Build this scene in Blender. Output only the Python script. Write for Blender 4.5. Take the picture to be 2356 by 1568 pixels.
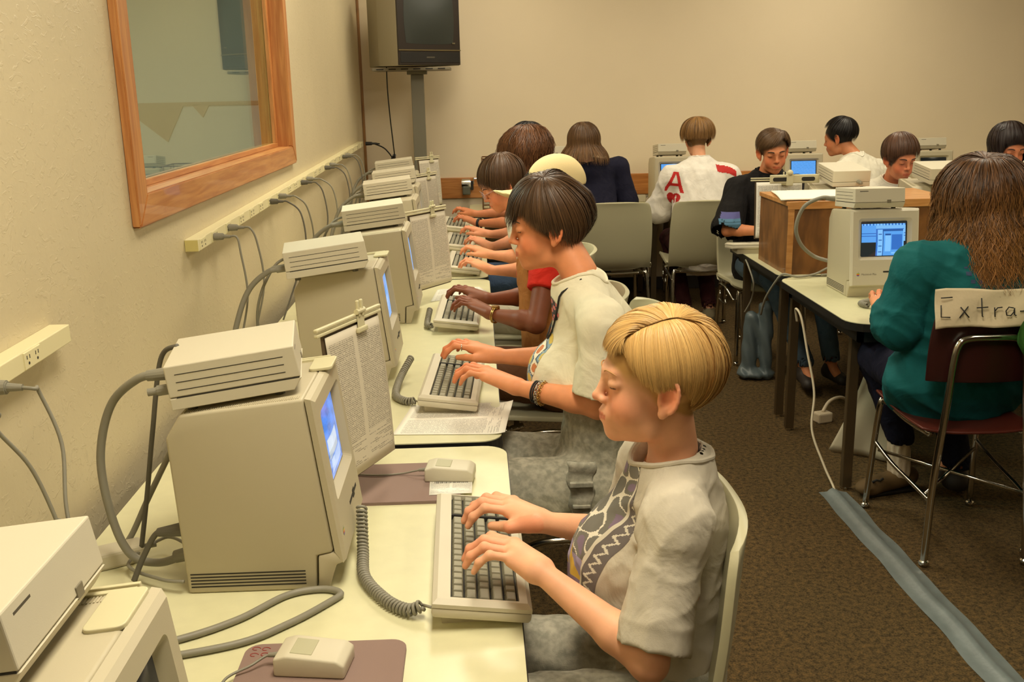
import bpy, bmesh, math, random
import numpy as np
from mathutils import Vector, Matrix
from mathutils.bvhtree import BVHTree
random.seed(7); RNG = np.random.default_rng(7)
sc = bpy.context.scene
C = sc.collection
for o in list(bpy.data.objects): bpy.data.objects.remove(o)

# ------------------------------------------------------------------ camera
CAM = bpy.data.cameras.new('camera'); CAM.sensor_width = 36.0
CAM.lens = 2290.3/2356*36.0; CAM.clip_start = .02; CAM.clip_end = 60
cam = bpy.data.objects.new('camera', CAM); C.objects.link(cam)
RM = ((0.99910449, 0.0287219, -0.03106882), (-0.03719398, 0.24615327, -0.968517), (-0.02016996, 0.96880525, 0.24700112))
M4 = Matrix([list(r) + [0] for r in RM] + [[0, 0, 0, 1]])
cam.matrix_world = Matrix.Translation((0, 0, 1.6)) @ M4
sc.camera = cam
# ------------------------------------------------------------------ world, exposure
W = bpy.data.worlds.new('world'); sc.world = W; W.use_nodes = True
W.node_tree.nodes['Background'].inputs[0].default_value = (1.0, .86, .58, 1)
W.node_tree.nodes['Background'].inputs[1].default_value = .03
sc.view_settings.view_transform = 'Standard'; sc.view_settings.look = 'None'
sc.view_settings.gamma = 1; sc.view_settings.use_curve_mapping = False
sc.view_settings.exposure = 0.12
# ------------------------------------------------------------------ lamps of the room: fluorescent troffers in the ceiling
LAMP_COL = (1.0, .90, .71)
LAMPS = [(0.15, 1.15, 92), (-.1, -1.3, 10), (0.1, 4.3, 66), (0.1, 6.5, 34), (2.5, 1.9, 26), (2.5, 4.3, 46), (2.6, 6.5, 44), (5.0, 4.3, 26)]
LIGHT_GAIN = 0.5
CEIL = 2.95
for i, (lx, ly, pw) in enumerate(LAMPS):
    L = bpy.data.lights.new('troffer_light', 'AREA'); L.shape = 'RECTANGLE'; L.size = .55; L.size_y = 1.2
    L.energy = pw*LIGHT_GAIN; L.color = LAMP_COL
    lo = bpy.data.objects.new('troffer_light', L); lo.location = (lx, ly, CEIL-.03); C.objects.link(lo)

# ------------------------------------------------------------------ materials
def lin(c): return tuple(((x/255)/12.92 if x/255 <= .04045 else ((x/255+.055)/1.055)**2.4) for x in c)
MATS = {}
def mat(name, col, rough=.5, metal=0, bump=0, bscale=200, var=0, vscale=8, attr=False, emit=None, estr=1, coat=0, spec=.5, bdetail=3, sss=0, bdist=.002, srgb=True):
    if name in MATS: return MATS[name]
    m = bpy.data.materials.new(name); m.use_nodes = True; nt = m.node_tree; N = nt.nodes; L = nt.links
    b = N['Principled BSDF']
    col = lin(col) if srgb else col
    b.inputs['Base Color'].default_value = (*col, 1); b.inputs['Roughness'].default_value = rough
    b.inputs['Metallic'].default_value = metal; b.inputs['Specular IOR Level'].default_value = spec
    if coat: b.inputs['Coat Weight'].default_value = coat
    if sss:
        b.inputs['Subsurface Weight'].default_value = sss; b.inputs['Subsurface Scale'].default_value = .006
        b.inputs['Subsurface Radius'].default_value = (1, .35, .2)
    tc = N.new('ShaderNodeTexCoord'); src = None
    if attr:
        a = N.new('ShaderNodeVertexColor'); a.layer_name = 'Col'; src = a.outputs[0]
        L.new(src, b.inputs['Base Color'])
    if var:
        n = N.new('ShaderNodeTexNoise'); n.inputs['Scale'].default_value = vscale; n.inputs['Detail'].default_value = 5
        L.new(tc.outputs['Object'], n.inputs['Vector'])
        mr = N.new('ShaderNodeMapRange'); mr.inputs[1].default_value = .3; mr.inputs[2].default_value = .7
        mr.inputs[3].default_value = 1-var; mr.inputs[4].default_value = 1+var; L.new(n.outputs[0], mr.inputs[0])
        mx = N.new('ShaderNodeMix'); mx.data_type = 'RGBA'; mx.blend_type = 'MULTIPLY'; mx.inputs[0].default_value = 1
        mx.inputs[6].default_value = (*col, 1)
        if src: L.new(src, mx.inputs[6])
        L.new(mr.outputs[0], mx.inputs[7]); L.new(mx.outputs[2], b.inputs['Base Color'])
    if bump:
        n = N.new('ShaderNodeTexNoise'); n.inputs['Scale'].default_value = bscale; n.inputs['Detail'].default_value = bdetail
        L.new(tc.outputs['Object'], n.inputs['Vector'])
        bp = N.new('ShaderNodeBump'); bp.inputs['Strength'].default_value = bump; bp.inputs['Distance'].default_value = bdist
        L.new(n.outputs[0], bp.inputs['Height']); L.new(bp.outputs[0], b.inputs['Normal'])
    if emit:
        b.inputs['Emission Color'].default_value = (*lin(emit), 1); b.inputs['Emission Strength'].default_value = estr
    MATS[name] = m
    return m
def node(m, t, **kw):
    n = m.node_tree.nodes.new(t)
    for k, v in kw.items(): setattr(n, k, v)
    return n

# ------------------------------------------------------------------ objects
def tag(o, label=None, cat=None, group=None, kind=None):
    if label: o['label'] = label
    if cat: o['category'] = cat
    if group: o['group'] = group
    if kind: o['kind'] = kind
    return o
def empty(name, loc=(0, 0, 0), rz=0, label=None, cat=None, group=None):
    o = bpy.data.objects.new(name, None); C.objects.link(o); o.location = loc; o.rotation_euler = (0, 0, rz)
    o.empty_display_size = .05
    return tag(o, label, cat, group)
def link(name, me, m=None, parent=None, smooth=False, loc=None):
    o = bpy.data.objects.new(name, me); C.objects.link(o)
    if m is not None:
        for mm in (m if isinstance(m, (list, tuple)) else [m]): me.materials.append(mm)
    if smooth: me.polygons.foreach_set('use_smooth', [True]*len(me.polygons))
    if parent is not None: o.parent = parent
    if loc is not None: o.location = loc
    return o
def dup_tree(o, parent=None, label=None, group=None, loc=None, rz=None):
    c = o.copy(); C.objects.link(c)
    if parent is not None: c.parent = parent
    for ch in list(o.children): dup_tree(ch, c)
    if label: c['label'] = label
    if group: c['group'] = group
    if loc is not None: c.location = loc
    if rz is not None: c.rotation_euler = (0, 0, rz)
    return c
class MB:
    def __init__(s): s.bm = bmesh.new()
    def box(s, a, b, bev=0, mi=0, seg=2, mtx=None):
        t = bmesh.new(); bmesh.ops.create_cube(t, size=1)
        a = Vector(a); b = Vector(b)
        for v in t.verts: v.co = Vector(((a[i]+b[i])/2 + v.co[i]*(b[i]-a[i]) for i in range(3)))
        if bev: bmesh.ops.bevel(t, geom=t.edges[:], offset=bev, segments=seg, affect='EDGES', profile=.5)
        s.merge(t, mi, mtx); return s
    def merge(s, t, mi=0, mtx=None):
        if mtx is not None: bmesh.ops.transform(t, matrix=mtx, verts=t.verts[:])
        for f in t.faces: f.material_index = mi
        me = bpy.data.meshes.new('t'); t.to_mesh(me); t.free(); s.bm.from_mesh(me); bpy.data.meshes.remove(me)
    def cyl(s, p, q, r, r2=None, n=16, mi=0, bev=0):
        t = bmesh.new(); p = Vector(p); q = Vector(q); d = q-p
        bmesh.ops.create_cone(t, cap_ends=True, segments=n, radius1=r, radius2=r if r2 is None else r2, depth=d.length)
        if bev: bmesh.ops.bevel(t, geom=[e for e in t.edges if len(e.link_faces) == 2 and e.calc_face_angle() > .6], offset=bev, segments=2, affect='EDGES')
        s.merge(t, mi, Matrix.Translation((p+q)/2) @ d.to_track_quat('Z', 'Y').to_matrix().to_4x4()); return s
    def sph(s, p, r, n=16, mi=0, sc_=(1, 1, 1)):
        t = bmesh.new(); bmesh.ops.create_uvsphere(t, u_segments=n, v_segments=max(6, n//2), radius=1)
        s.merge(t, mi, Matrix.Translation(p) @ Matrix.Diagonal((r*sc_[0], r*sc_[1], r*sc_[2], 1))); return s
    def prism(s, poly, h0, h1, axis='y', bev=0, mi=0, mtx=None, seg=2):
        # polygon in a plane, pushed along axis from h0 to h1
        t = bmesh.new()
        def P(u, v, h): return {'y': (u, h, v), 'x': (h, u, v), 'z': (u, v, h)}[axis]
        va = [t.verts.new(P(u, v, h0)) for u, v in poly]; vb = [t.verts.new(P(u, v, h1)) for u, v in poly]
        n = len(poly); t.faces.new(va); t.faces.new(vb[::-1])
        for i in range(n): t.faces.new((va[i], vb[i], vb[(i+1) % n], va[(i+1) % n]))
        bmesh.ops.recalc_face_normals(t, faces=t.faces[:])
        if bev: bmesh.ops.bevel(t, geom=t.edges[:], offset=bev, segments=seg, affect='EDGES', profile=.5)
        s.merge(t, mi, mtx); return s
    def tube(s, pts, r, n=8, mi=0, closed=False, caps=True):
        pts = [Vector(p) for p in pts]; K = len(pts); rings = []
        t = bmesh.new(); up = None
        for i, p in enumerate(pts):
            if closed: d = pts[(i+1) % K]-pts[i-1]
            else: d = pts[min(i+1, K-1)]-pts[max(i-1, 0)]
            if d.length < 1e-9: d = Vector((0, 0, 1))
            d.normalize()
            if up is None: up = d.orthogonal().normalized()
            up = (up - d*up.dot(d))
            if up.length < 1e-6: up = d.orthogonal()
            up.normalize(); w = d.cross(up)
            rr = r[i] if isinstance(r, (list, tuple)) else r
            rings.append([t.verts.new(p + (up*math.cos(2*math.pi*j/n) + w*math.sin(2*math.pi*j/n))*rr) for j in range(n)])
        for i in range(K if closed else K-1):
            A = rings[i]; B = rings[(i+1) % K]
            for j in range(n): t.faces.new((A[j], A[(j+1) % n], B[(j+1) % n], B[j]))
        if not closed and caps: t.faces.new(rings[0][::-1]); t.faces.new(rings[-1])
        for f in t.faces: f.smooth = True
        s.merge2(t, mi); return s
    def merge2(s, t, mi):
        for f in t.faces: f.material_index = mi
        me = bpy.data.meshes.new('t'); t.to_mesh(me); t.free(); s.bm.from_mesh(me); bpy.data.meshes.remove(me)
    def build(s, name, m=None, parent=None, smooth=None, label=None, loc=None):
        me = bpy.data.meshes.new(name); s.bm.to_mesh(me); s.bm.free()
        o = link(name, me, m, parent, loc=loc)
        if smooth: 
            me.polygons.foreach_set('use_smooth', [True]*len(me.polygons))
            try: me.set_sharp_from_angle(angle=math.radians(smooth if smooth is not True else 40))
            except Exception: pass
        if label: o['label'] = label
        return o
def catmull(pts, n=8, closed=False):
    P = [np.array(p, float) for p in pts]; out = []
    K = len(P)
    for i in range(K if closed else K-1):
        g = (lambda j: P[j % K]) if closed else (lambda j: P[min(max(j, 0), K-1)])
        p0, p1, p2, p3 = g(i-1), g(i), g(i+1), g(i+2)
        for j in range(n):
            t = j/n
            out.append(.5*((2*p1)+(-p0+p2)*t+(2*p0-5*p1+4*p2-p3)*t*t+(-p0+3*p1-3*p2+p3)*t**3))
    if not closed: out.append(P[-1])
    return out
def rounded_rect(x0, y0, x1, y1, r, n=6):
    pts = []
    for cx, cy, a in ((x1-r, y1-r, 0), (x0+r, y1-r, 90), (x0+r, y0+r, 180), (x1-r, y0+r, 270)):
        for i in range(n+1):
            t = math.radians(a+90*i/n); pts.append((cx+r*math.cos(t), cy+r*math.sin(t)))
    return pts
def text_mesh(s, size, extrude=.0):
    cu = bpy.data.curves.new('txt', 'FONT'); cu.body = s; cu.size = size; cu.extrude = extrude; cu.resolution_u = 3
    o = bpy.data.objects.new('txt', cu); C.objects.link(o)
    dg = bpy.context.evaluated_depsgraph_get(); me = bpy.data.meshes.new_from_object(o.evaluated_get(dg))
    bpy.data.objects.remove(o); bpy.data.curves.remove(cu)
    return me

# ------------------------------------------------------------------ signed-distance modelling (numpy) for organic shapes
class SDF:
    def __init__(s): s.pr = []; s.R = np.eye(3); s.O = np.zeros(3); s.S = 1.0
    def frame(s, O=(0, 0, 0), R=np.eye(3), S=1.0): s.O = np.array(O, float); s.R = np.array(R, float); s.S = S; return s
    # R rows are the local axes in world space: local = (p-O)@R.T / S
    def _w(s, p): return s.O + (np.array(p, float)@s.R)*s.S
    def _add(s, fn, lo, hi, k, op):
        s.pr.append((fn, np.minimum(lo, hi)-max(k, 0)*1.7-.014, np.maximum(lo, hi)+max(k, 0)*1.7+.014, k, op))
    def cap(s, a, b, ra, rb=None, k=.01, op='u'):
        rb = ra if rb is None else rb
        a = s._w(a); b = s._w(b); ra *= s.S; rb *= s.S; k *= s.S
        ab = b-a; L2 = max(float(ab@ab), 1e-12)
        def fn(P):
            pa = P-a; t = np.clip((pa@ab)/L2, 0, 1)
            return np.linalg.norm(pa-t[..., None]*ab, axis=-1)-(ra+(rb-ra)*t)
        r = np.array([ra]*3); r2 = np.array([rb]*3)
        s._add(fn, np.minimum(a-r, b-r2), np.maximum(a+r, b+r2), k, op); return s
    def ell(s, c, r, k=.01, op='u', rot=None):
        c = s._w(c); r = np.array(r, float)*s.S; k *= s.S
        Rl = s.R if rot is None else np.array(rot)@s.R
        def fn(P):
            q = (P-c)@Rl.T; k0 = np.linalg.norm(q/r, axis=-1); k1 = np.linalg.norm(q/(r*r), axis=-1)
            return k0*(k0-1)/np.maximum(k1, 1e-9)
        e = np.sqrt(((Rl.T*r)**2).sum(1)); s._add(fn, c-e, c+e, k, op); return s
    def ecap(s, a, b, ua, wa, ub, wb, side, k=.02, op='u'):
        # elliptical cone-capsule: half widths u along 'side', w across it
        a = s._w(a); b = s._w(b); ax = b-a; L = np.linalg.norm(ax); ax = ax/L
        sd = np.array(side, float)@s.R; sd = sd-ax*(sd@ax); sd /= np.linalg.norm(sd); w = np.cross(ax, sd)
        ua, wa, ub, wb = [v*s.S for v in (ua, wa, ub, wb)]; k *= s.S
        def fn(P):
            q = P-a; h = q@ax; t = np.clip(h/L, 0, 1); ex = h-t*L
            u = ua+(ub-ua)*t; v = wa+(wb-wa)*t; m = np.minimum(u, v)
            x = q@sd; y = q@w
            k0 = np.sqrt((x/u)**2+(y/v)**2+(ex/m)**2); k1 = np.sqrt((x/u**2)**2+(y/v**2)**2+(ex/m**2)**2)
            return k0*(k0-1)/np.maximum(k1, 1e-9)
        r = max(ua, wa, ub, wb); s._add(fn, np.minimum(a, b)-r, np.maximum(a, b)+r, k, op); return s
    def box(s, c, h, r=.002, k=.0, op='u', rot=None):
        c = s._w(c); h = np.array(h, float)*s.S; r *= s.S; k *= s.S; Rl = s.R if rot is None else np.array(rot)@s.R
        def fn(P):
            q = np.abs((P-c)@Rl.T)-(h-r)
            return np.linalg.norm(np.maximum(q, 0), axis=-1)+np.minimum(q.max(-1), 0)-r
        e = (np.abs(Rl.T)*h).sum(1); s._add(fn, c-e, c+e, k, op); return s
    def plane(s, p, n, k=0.002):      # keep the side n points away from
        p = s._w(p); n = np.array(n, float)@s.R; n /= np.linalg.norm(n)
        s.pr.append((lambda P: (P-p)@n, None, None, k, 'i')); return s
    def disp(s, f): s.pr.append((f, None, None, 0, 'd')); return s
    def ev(s, P, lo=None, hi=None):
        D = np.full(P.shape[:-1], 1.0, np.float32)
        for fn, a, b, k, op in s.pr:
            if a is not None and lo is not None and (np.any(a > hi) or np.any(b < lo)): continue
            d = fn(P)
            if op == 'u':
                if k > 0: h = np.maximum(k-np.abs(D-d), 0)/k; D = np.minimum(D, d)-h*h*k*.25
                else: D = np.minimum(D, d)
            elif op == 's':
                d = -d
                if k > 0: h = np.maximum(k-np.abs(D-d), 0)/k; D = np.maximum(D, d)+h*h*k*.25
                else: D = np.maximum(D, d)
            elif op == 'i':
                if k > 0: h = np.maximum(k-np.abs(D-d), 0)/k; D = np.maximum(D, d)+h*h*k*.25
                else: D = np.maximum(D, d)
            elif op == 'd': D = D+d
        return D
    def grid(s, h, N=20):
        ub = [(a, b) for fn, a, b, k, op in s.pr if op == 'u']
        lo = np.min([a for a, b in ub], 0)-2*h; hi = np.max([b for a, b in ub], 0)+2*h
        n = np.ceil((hi-lo)/(h*N)).astype(int); big = 1 << 12
        VI = []; VP = []; QS = []
        r = np.arange(N+1)
        for bi in range(n[0]):
            for bj in range(n[1]):
                for bk in range(n[2]):
                    o = lo+np.array([bi, bj, bk])*N*h; e = o+N*h
                    if not any(np.all(a <= e) and np.all(b >= o) for a, b in ub): continue
                    X = (o[0]+r*h); Y = (o[1]+r*h); Z = (o[2]+r*h)
                    G = np.stack(np.meshgrid(X, Y, Z, indexing='ij'), -1).astype(np.float32)
                    D = s.ev(G, o, e); S_ = D < 0
                    if S_.all() or not S_.any(): continue
                    cnt = np.zeros((N, N, N), np.int32); acc = np.zeros((N, N, N, 3), np.float32)
                    for ax in range(3):
                        sl0 = [slice(None)]*3; sl1 = [slice(None)]*3; sl0[ax] = slice(0, N); sl1[ax] = slice(1, N+1)
                        d0 = D[tuple(sl0)]; d1 = D[tuple(sl1)]; cr = (d0 < 0) != (d1 < 0)
                        t = np.where(cr, d0/np.where(cr, d0-d1, 1), 0)
                        p = G[tuple(sl0)].copy(); p[..., ax] += t*h
                        oa = [a for a in range(3) if a != ax]
                        for u in (0, 1):
                            for v in (0, 1):
                                q = [None]*3; q[ax] = slice(0, N); q[oa[0]] = slice(u, u+N); q[oa[1]] = slice(v, v+N)
                                c = cr[tuple(q)]; cnt += c; acc += np.where(c[..., None], p[tuple(q)], 0)
                        ii = np.argwhere(cr)
                        ii = ii[(ii[:, oa[0]] < N) & (ii[:, oa[1]] < N)]
                        if len(ii):
                            g = ii+np.array([bi, bj, bk])*N+1
                            flip = S_[tuple(ii.T)]
                            off = np.zeros((4, 3), int); off[1, oa[0]] = -1; off[2, oa[0]] = -1; off[2, oa[1]] = -1; off[3, oa[1]] = -1
                            c4 = g[:, None, :]+off[None]
                            ids = (c4[..., 0]*big+c4[..., 1])*big+c4[..., 2]
                            fl = flip if ax != 1 else ~flip
                            ids[fl] = ids[fl][:, ::-1]; QS.append(ids)
                    m = cnt > 0; ii = np.argwhere(m); g = ii+np.array([bi, bj, bk])*N+1
                    VI.append((g[:, 0]*big+g[:, 1])*big+g[:, 2]); VP.append(acc[m]/cnt[m][:, None])
        VI = np.concatenate(VI); VP = np.concatenate(VP); Q = np.concatenate(QS)
        o = np.argsort(VI); VI = VI[o]; VP = VP[o]
        ix = np.searchsorted(VI, Q); ix = np.minimum(ix, len(VI)-1)
        ok = (VI[ix] == Q).all(1); Q = ix[ok][:, ::-1]
        return VP, Q
def mesh_from(VP, Q, name='m', col=None):
    me = bpy.data.meshes.new(name); k = Q.shape[1]
    me.vertices.add(len(VP)); me.vertices.foreach_set('co', np.asarray(VP, np.float32).ravel())
    me.loops.add(Q.size); me.loops.foreach_set('vertex_index', np.asarray(Q, np.int32).ravel())
    me.polygons.add(len(Q)); me.polygons.foreach_set('loop_start', np.arange(0, Q.size, k, dtype=np.int32))
    me.polygons.foreach_set('loop_total', np.full(len(Q), k, np.int32))
    me.update(calc_edges=True); me.validate()
    if col is not None:
        a = me.color_attributes.new('Col', 'FLOAT_COLOR', 'POINT')
        c = np.ones((len(VP), 4), np.float32); c[:, :3] = col; a.data.foreach_set('color', c.ravel())
    return me
def relax(VP, Q, it=1, w=.5):
    e = np.concatenate([Q[:, [0, 1]], Q[:, [1, 2]], Q[:, [2, 3]], Q[:, [3, 0]]])
    for _ in range(it):
        s = np.zeros_like(VP); c = np.zeros(len(VP))
        for a in range(3): s[:, a] = np.bincount(e[:, 0], VP[e[:, 1], a], len(VP)) + np.bincount(e[:, 1], VP[e[:, 0], a], len(VP))
        c = np.bincount(e[:, 0], minlength=len(VP))+np.bincount(e[:, 1], minlength=len(VP))
        VP = VP*(1-w)+w*s/np.maximum(c, 1)[:, None]
    return VP
def sdf_obj(name, S, h, m, parent=None, col=None, it=1, label=None):
    V, Q = S.grid(h)
    V = relax(V, Q, it)
    me = mesh_from(V, Q, name, col(V) if callable(col) else col)
    o = link(name, me, m, parent, smooth=True)
    if label: o['label'] = label
    return o
def rotm(yaw=0, pitch=0, roll=0):
    # rows: forward, left, up in world space. yaw about z (0 = +x), pitch>0 looks up, roll>0 tilts to the right
    y, p, r = map(math.radians, (yaw, pitch, roll))
    F = np.array([math.cos(y)*math.cos(p), math.sin(y)*math.cos(p), math.sin(p)])
    Lf = np.array([-math.sin(y), math.cos(y), 0]); U = np.cross(F, Lf)
    L2 = Lf*math.cos(r)+U*math.sin(r); U2 = U*math.cos(r)-Lf*math.sin(r)
    return np.stack([F, L2, U2])
# ------------------------------------------------------------------ the room
def wall_mat(name, col, strength, rough=.55, vert=False):
    m = mat(name, col, rough=rough, var=.03, vscale=3); nt = m.node_tree; N = nt.nodes; L = nt.links; b = N['Principled BSDF']
    tc = N.new('ShaderNodeTexCoord')
    mp = N.new('ShaderNodeMapping'); mp.inputs['Rotation'].default_value = (.6, 0, 0); mp.inputs['Scale'].default_value = (1, 1, 1.6)
    L.new(tc.outputs['Object'], mp.inputs[0])
    n1 = N.new('ShaderNodeTexNoise'); n1.inputs['Scale'].default_value = 24; n1.inputs['Detail'].default_value = 4; n1.inputs['Distortion'].default_value = 1.6
    L.new(mp.outputs[0], n1.inputs['Vector'])
    cr = N.new('ShaderNodeValToRGB'); cr.color_ramp.elements[0].position = .56; cr.color_ramp.elements[1].position = .62
    L.new(n1.outputs[0], cr.inputs[0])
    n2 = N.new('ShaderNodeTexNoise'); n2.inputs['Scale'].default_value = 60; n2.inputs['Detail'].default_value = 5
    L.new(tc.outputs['Object'], n2.inputs['Vector'])
    ad = N.new('ShaderNodeMath'); ad.operation = 'MULTIPLY_ADD'; ad.inputs[1].default_value = .45
    L.new(n2.outputs[0], ad.inputs[0]); L.new(cr.outputs[0], ad.inputs[2])
    bp = N.new('ShaderNodeBump'); bp.inputs['Strength'].default_value = strength; bp.inputs['Distance'].default_value = .006
    L.new(ad.outputs[0], bp.inputs['Height']); L.new(bp.outputs[0], b.inputs['Normal'])
    return m
M_wall = wall_mat('textured_plaster', (204, 190, 156), .20, rough=.42)
M_wallb = mat('smooth_paint', (222, 206, 176), rough=.7, bump=.15, bscale=120, var=.02, vscale=2)
M_ceil = mat('ceiling_tile', (186, 178, 158), rough=.9, bump=.3, bscale=150)
def wood_mat(name, c1, c2, scale=(2, 30, 30), rough=.4, coat=.2):
    m = mat(name, c1, rough=rough, coat=coat); nt = m.node_tree; N = nt.nodes; L = nt.links; b = N['Principled BSDF']
    tc = N.new('ShaderNodeTexCoord'); mp = N.new('ShaderNodeMapping'); mp.inputs['Scale'].default_value = scale
    L.new(tc.outputs['Object'], mp.inputs[0])
    n = N.new('ShaderNodeTexNoise'); n.inputs['Scale'].default_value = 2.2; n.inputs['Detail'].default_value = 8; n.inputs['Distortion'].default_value = .6
    L.new(mp.outputs[0], n.inputs['Vector'])
    cr = N.new('ShaderNodeValToRGB'); cr.color_ramp.elements[0].position = .35; cr.color_ramp.elements[1].position = .68
    cr.color_ramp.elements[0].color = (*lin(c2), 1); cr.color_ramp.elements[1].color = (*lin(c1), 1)
    L.new(n.outputs[0], cr.inputs[0]); L.new(cr.outputs[0], b.inputs['Base Color'])
    bp = N.new('ShaderNodeBump'); bp.inputs['Strength'].default_value = .08; bp.inputs['Distance'].default_value = .001
    L.new(n.outputs[0], bp.inputs['Height']); L.new(bp.outputs[0], b.inputs['Normal'])
    return m
M_oak_y = wood_mat('oak_trim_along_wall', (200, 140, 80), (172, 108, 56), (30, 2, 30))
M_oak_z = wood_mat('oak_trim_upright', (200, 140, 80), (172, 108, 56), (30, 30, 2))
M_oak_x = wood_mat('oak_rail', (190, 128, 66), (160, 98, 42), (2, 30, 30))
M_boxw = wood_mat('stained_plywood', (140, 92, 44), (102, 64, 28), (8, 8, 3), rough=.5)
M_boxt = wood_mat('birch_edge', (206, 150, 88), (180, 122, 62), (3, 20, 20), rough=.45)
# carpet
M_carpet = mat('brown_carpet', (96, 76, 50), rough=.95, bump=.9, bscale=420, spec=.1, bdist=.004)
def carpet():
    m = M_carpet; N = m.node_tree.nodes; L = m.node_tree.links; b = N['Principled BSDF']
    tc = N.new('ShaderNodeTexCoord'); n = N.new('ShaderNodeTexNoise'); n.inputs['Scale'].default_value = 190; n.inputs['Detail'].default_value = 3
    L.new(tc.outputs['Object'], n.inputs['Vector'])
    n2 = N.new('ShaderNodeTexNoise'); n2.inputs['Scale'].default_value = 60; n2.inputs['Detail'].default_value = 4
    L.new(tc.outputs['Object'], n2.inputs['Vector'])
    mx = N.new('ShaderNodeMath'); mx.operation = 'ADD'; L.new(n.outputs[0], mx.inputs[0]); L.new(n2.outputs[0], mx.inputs[1])
    cr = N.new('ShaderNodeValToRGB'); e = cr.color_ramp.elements
    e[0].position = .36; e[0].color = (*lin((54, 45, 32)), 1); e[1].position = .64; e[1].color = (*lin((120, 94, 56)), 1)
    x = e.new(.5); x.color = (*lin((90, 74, 48)), 1)
    hf = N.new('ShaderNodeMath'); hf.operation = 'MULTIPLY'; hf.inputs[1].default_value = .5; L.new(mx.outputs[0], hf.inputs[0])
    L.new(hf.outputs[0], cr.inputs[0]); L.new(cr.outputs[0], b.inputs['Base Color'])
carpet()
WX, WY = -.86, 7.85
def S(o): o['kind'] = 'structure'; return o
S(MB().box((WX-.12, -2.6, -.1), (6.2, WY+.12, 0)).build('floor', M_carpet))
S(MB().box((WX-.12, -2.6, CEIL), (6.2, WY+.12, CEIL+.1)).build('ceiling', M_ceil))
S(MB().box((WX-.12, WY, 0), (6.2, WY+.12, CEIL)).build('wall_back', M_wallb))
S(MB().box((6.08, -2.6, 0), (6.2, WY, CEIL)).build('wall_right', M_wallb))
S(MB().box((WX-.12, -2.6, 0), (6.08, -2.48, CEIL)).build('wall_front', mat('low_bounce_paint', (96, 78, 58), rough=.7)))  # unseen wall behind the camera, coloured dark to cut bounced light
# left wall with the window opening (opening y 2.57..4.74, z 1.345..2.45)
OY0, OY1, OZ0, OZ1 = 2.575, 4.70, 1.345, 2.40
wl = MB()
wl.box((WX-.12, -2.48, 0), (WX, OY0, CEIL)).box((WX-.12, OY1, 0), (WX, WY, CEIL))
wl.box((WX-.12, OY0, 0), (WX, OY1, OZ0)).box((WX-.12, OY0, OZ1), (WX, OY1, CEIL))
S(wl.build('wall_left', M_wall))
# window: mitred oak casing, inner jamb, stops, glass
win = S(empty('window_1', (WX, OY0, OZ0)))
def casing(poly_outer, poly_inner, x0, x1, name, m):
    b = bmesh.new()
    vs = [[b.verts.new((x-WX, y-OY0, z-OZ0)) for (y, z) in (poly_outer+poly_inner[::-1])] for x in (x0, x1)]
    n = 4; b.faces.new(vs[0]); b.faces.new(vs[1][::-1])
    for i in range(n): b.faces.new((vs[0][i], vs[1][i], vs[1][(i+1) % n], vs[0][(i+1) % n]))
    bmesh.ops.recalc_face_normals(b, faces=b.faces[:])
    bmesh.ops.bevel(b, geom=b.edges[:], offset=.004, segments=2, affect='EDGES')
    me = bpy.data.meshes.new(name); b.to_mesh(me); b.free(); return link(name, me, m, win)
w_ = .078
o0, o1, p0, p1 = OY0-w_+.01, OY1+w_-.01, OZ0-w_+.01, OZ1+w_-.01
i0, i1, q0, q1 = OY0+.012, OY1-.012, OZ0+.012, OZ1-.012
casing([(o0, p0), (o1, p0)], [(i0, q0), (i1, q0)], WX-.002, WX+.022, 'casing', M_oak_y)
casing([(o0, p1), (o1, p1)], [(i0, q1), (i1, q1)], WX-.002, WX+.022, 'casing', M_oak_y)
casing([(o0, p0), (o0, p1)], [(i0, q0), (i0, q1)], WX-.002, WX+.022, 'casing', M_oak_z)
casing([(o1, p0), (o1, p1)], [(i1, q0), (i1, q1)], WX-.002, WX+.022, 'casing', M_oak_z)
def wb(name, a, b, m, bev=.002):
    off = Vector((WX, OY0, OZ0)); return MB().box(Vector(a)-off, Vector(b)-off, bev).build(name, m, win)
wb('sill', (WX-.12, OY0, OZ0-.001), (WX+.004, OY1, OZ0+.012), M_oak_y)
wb('head_jamb', (WX-.12, OY0, OZ1-.012), (WX+.004, OY1, OZ1), M_oak_y)
wb('side_jamb', (WX-.12, OY0, OZ0), (WX+.004, OY0+.012, OZ1), M_oak_z)
wb('side_jamb', (WX-.12, OY1-.012, OZ0), (WX+.004, OY1, OZ1), M_oak_z)
for a, b, mm in (((WX-.062, OY0+.012, OZ0+.012), (WX-.045, OY1-.012, OZ0+.03), M_oak_y), ((WX-.062, OY0+.012, OZ1-.03), (WX-.045, OY1-.012, OZ1-.012), M_oak_y),
                 ((WX-.062, OY0+.012, OZ0+.03), (WX-.045, OY0+.03, OZ1-.03), M_oak_z), ((WX-.062, OY1-.05, OZ0+.03), (WX-.045, OY1-.012, OZ1-.03), M_oak_z)):
    wb('glazing_stop', a, b, mm)
M_glass = bpy.data.materials.new('tinted_window_glass'); M_glass.use_nodes = True
def glass():
    nt = M_glass.node_tree; N = nt.nodes; L = nt.links; N.remove(N['Principled BSDF'])
    g = N.new('ShaderNodeBsdfGlossy'); g.inputs['Roughness'].default_value = .015; g.inputs['Color'].default_value = (.86, .92, .80, 1)
    t = N.new('ShaderNodeBsdfTransparent'); t.inputs['Color'].default_value = (.78, .86, .80, 1)
    mx = N.new('ShaderNodeMixShader'); mx.inputs[0].default_value = .34
    L.new(t.outputs[0], mx.inputs[1]); L.new(g.outputs[0], mx.inputs[2]); L.new(mx.outputs[0], N['Material Output'].inputs[0])
glass()
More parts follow.
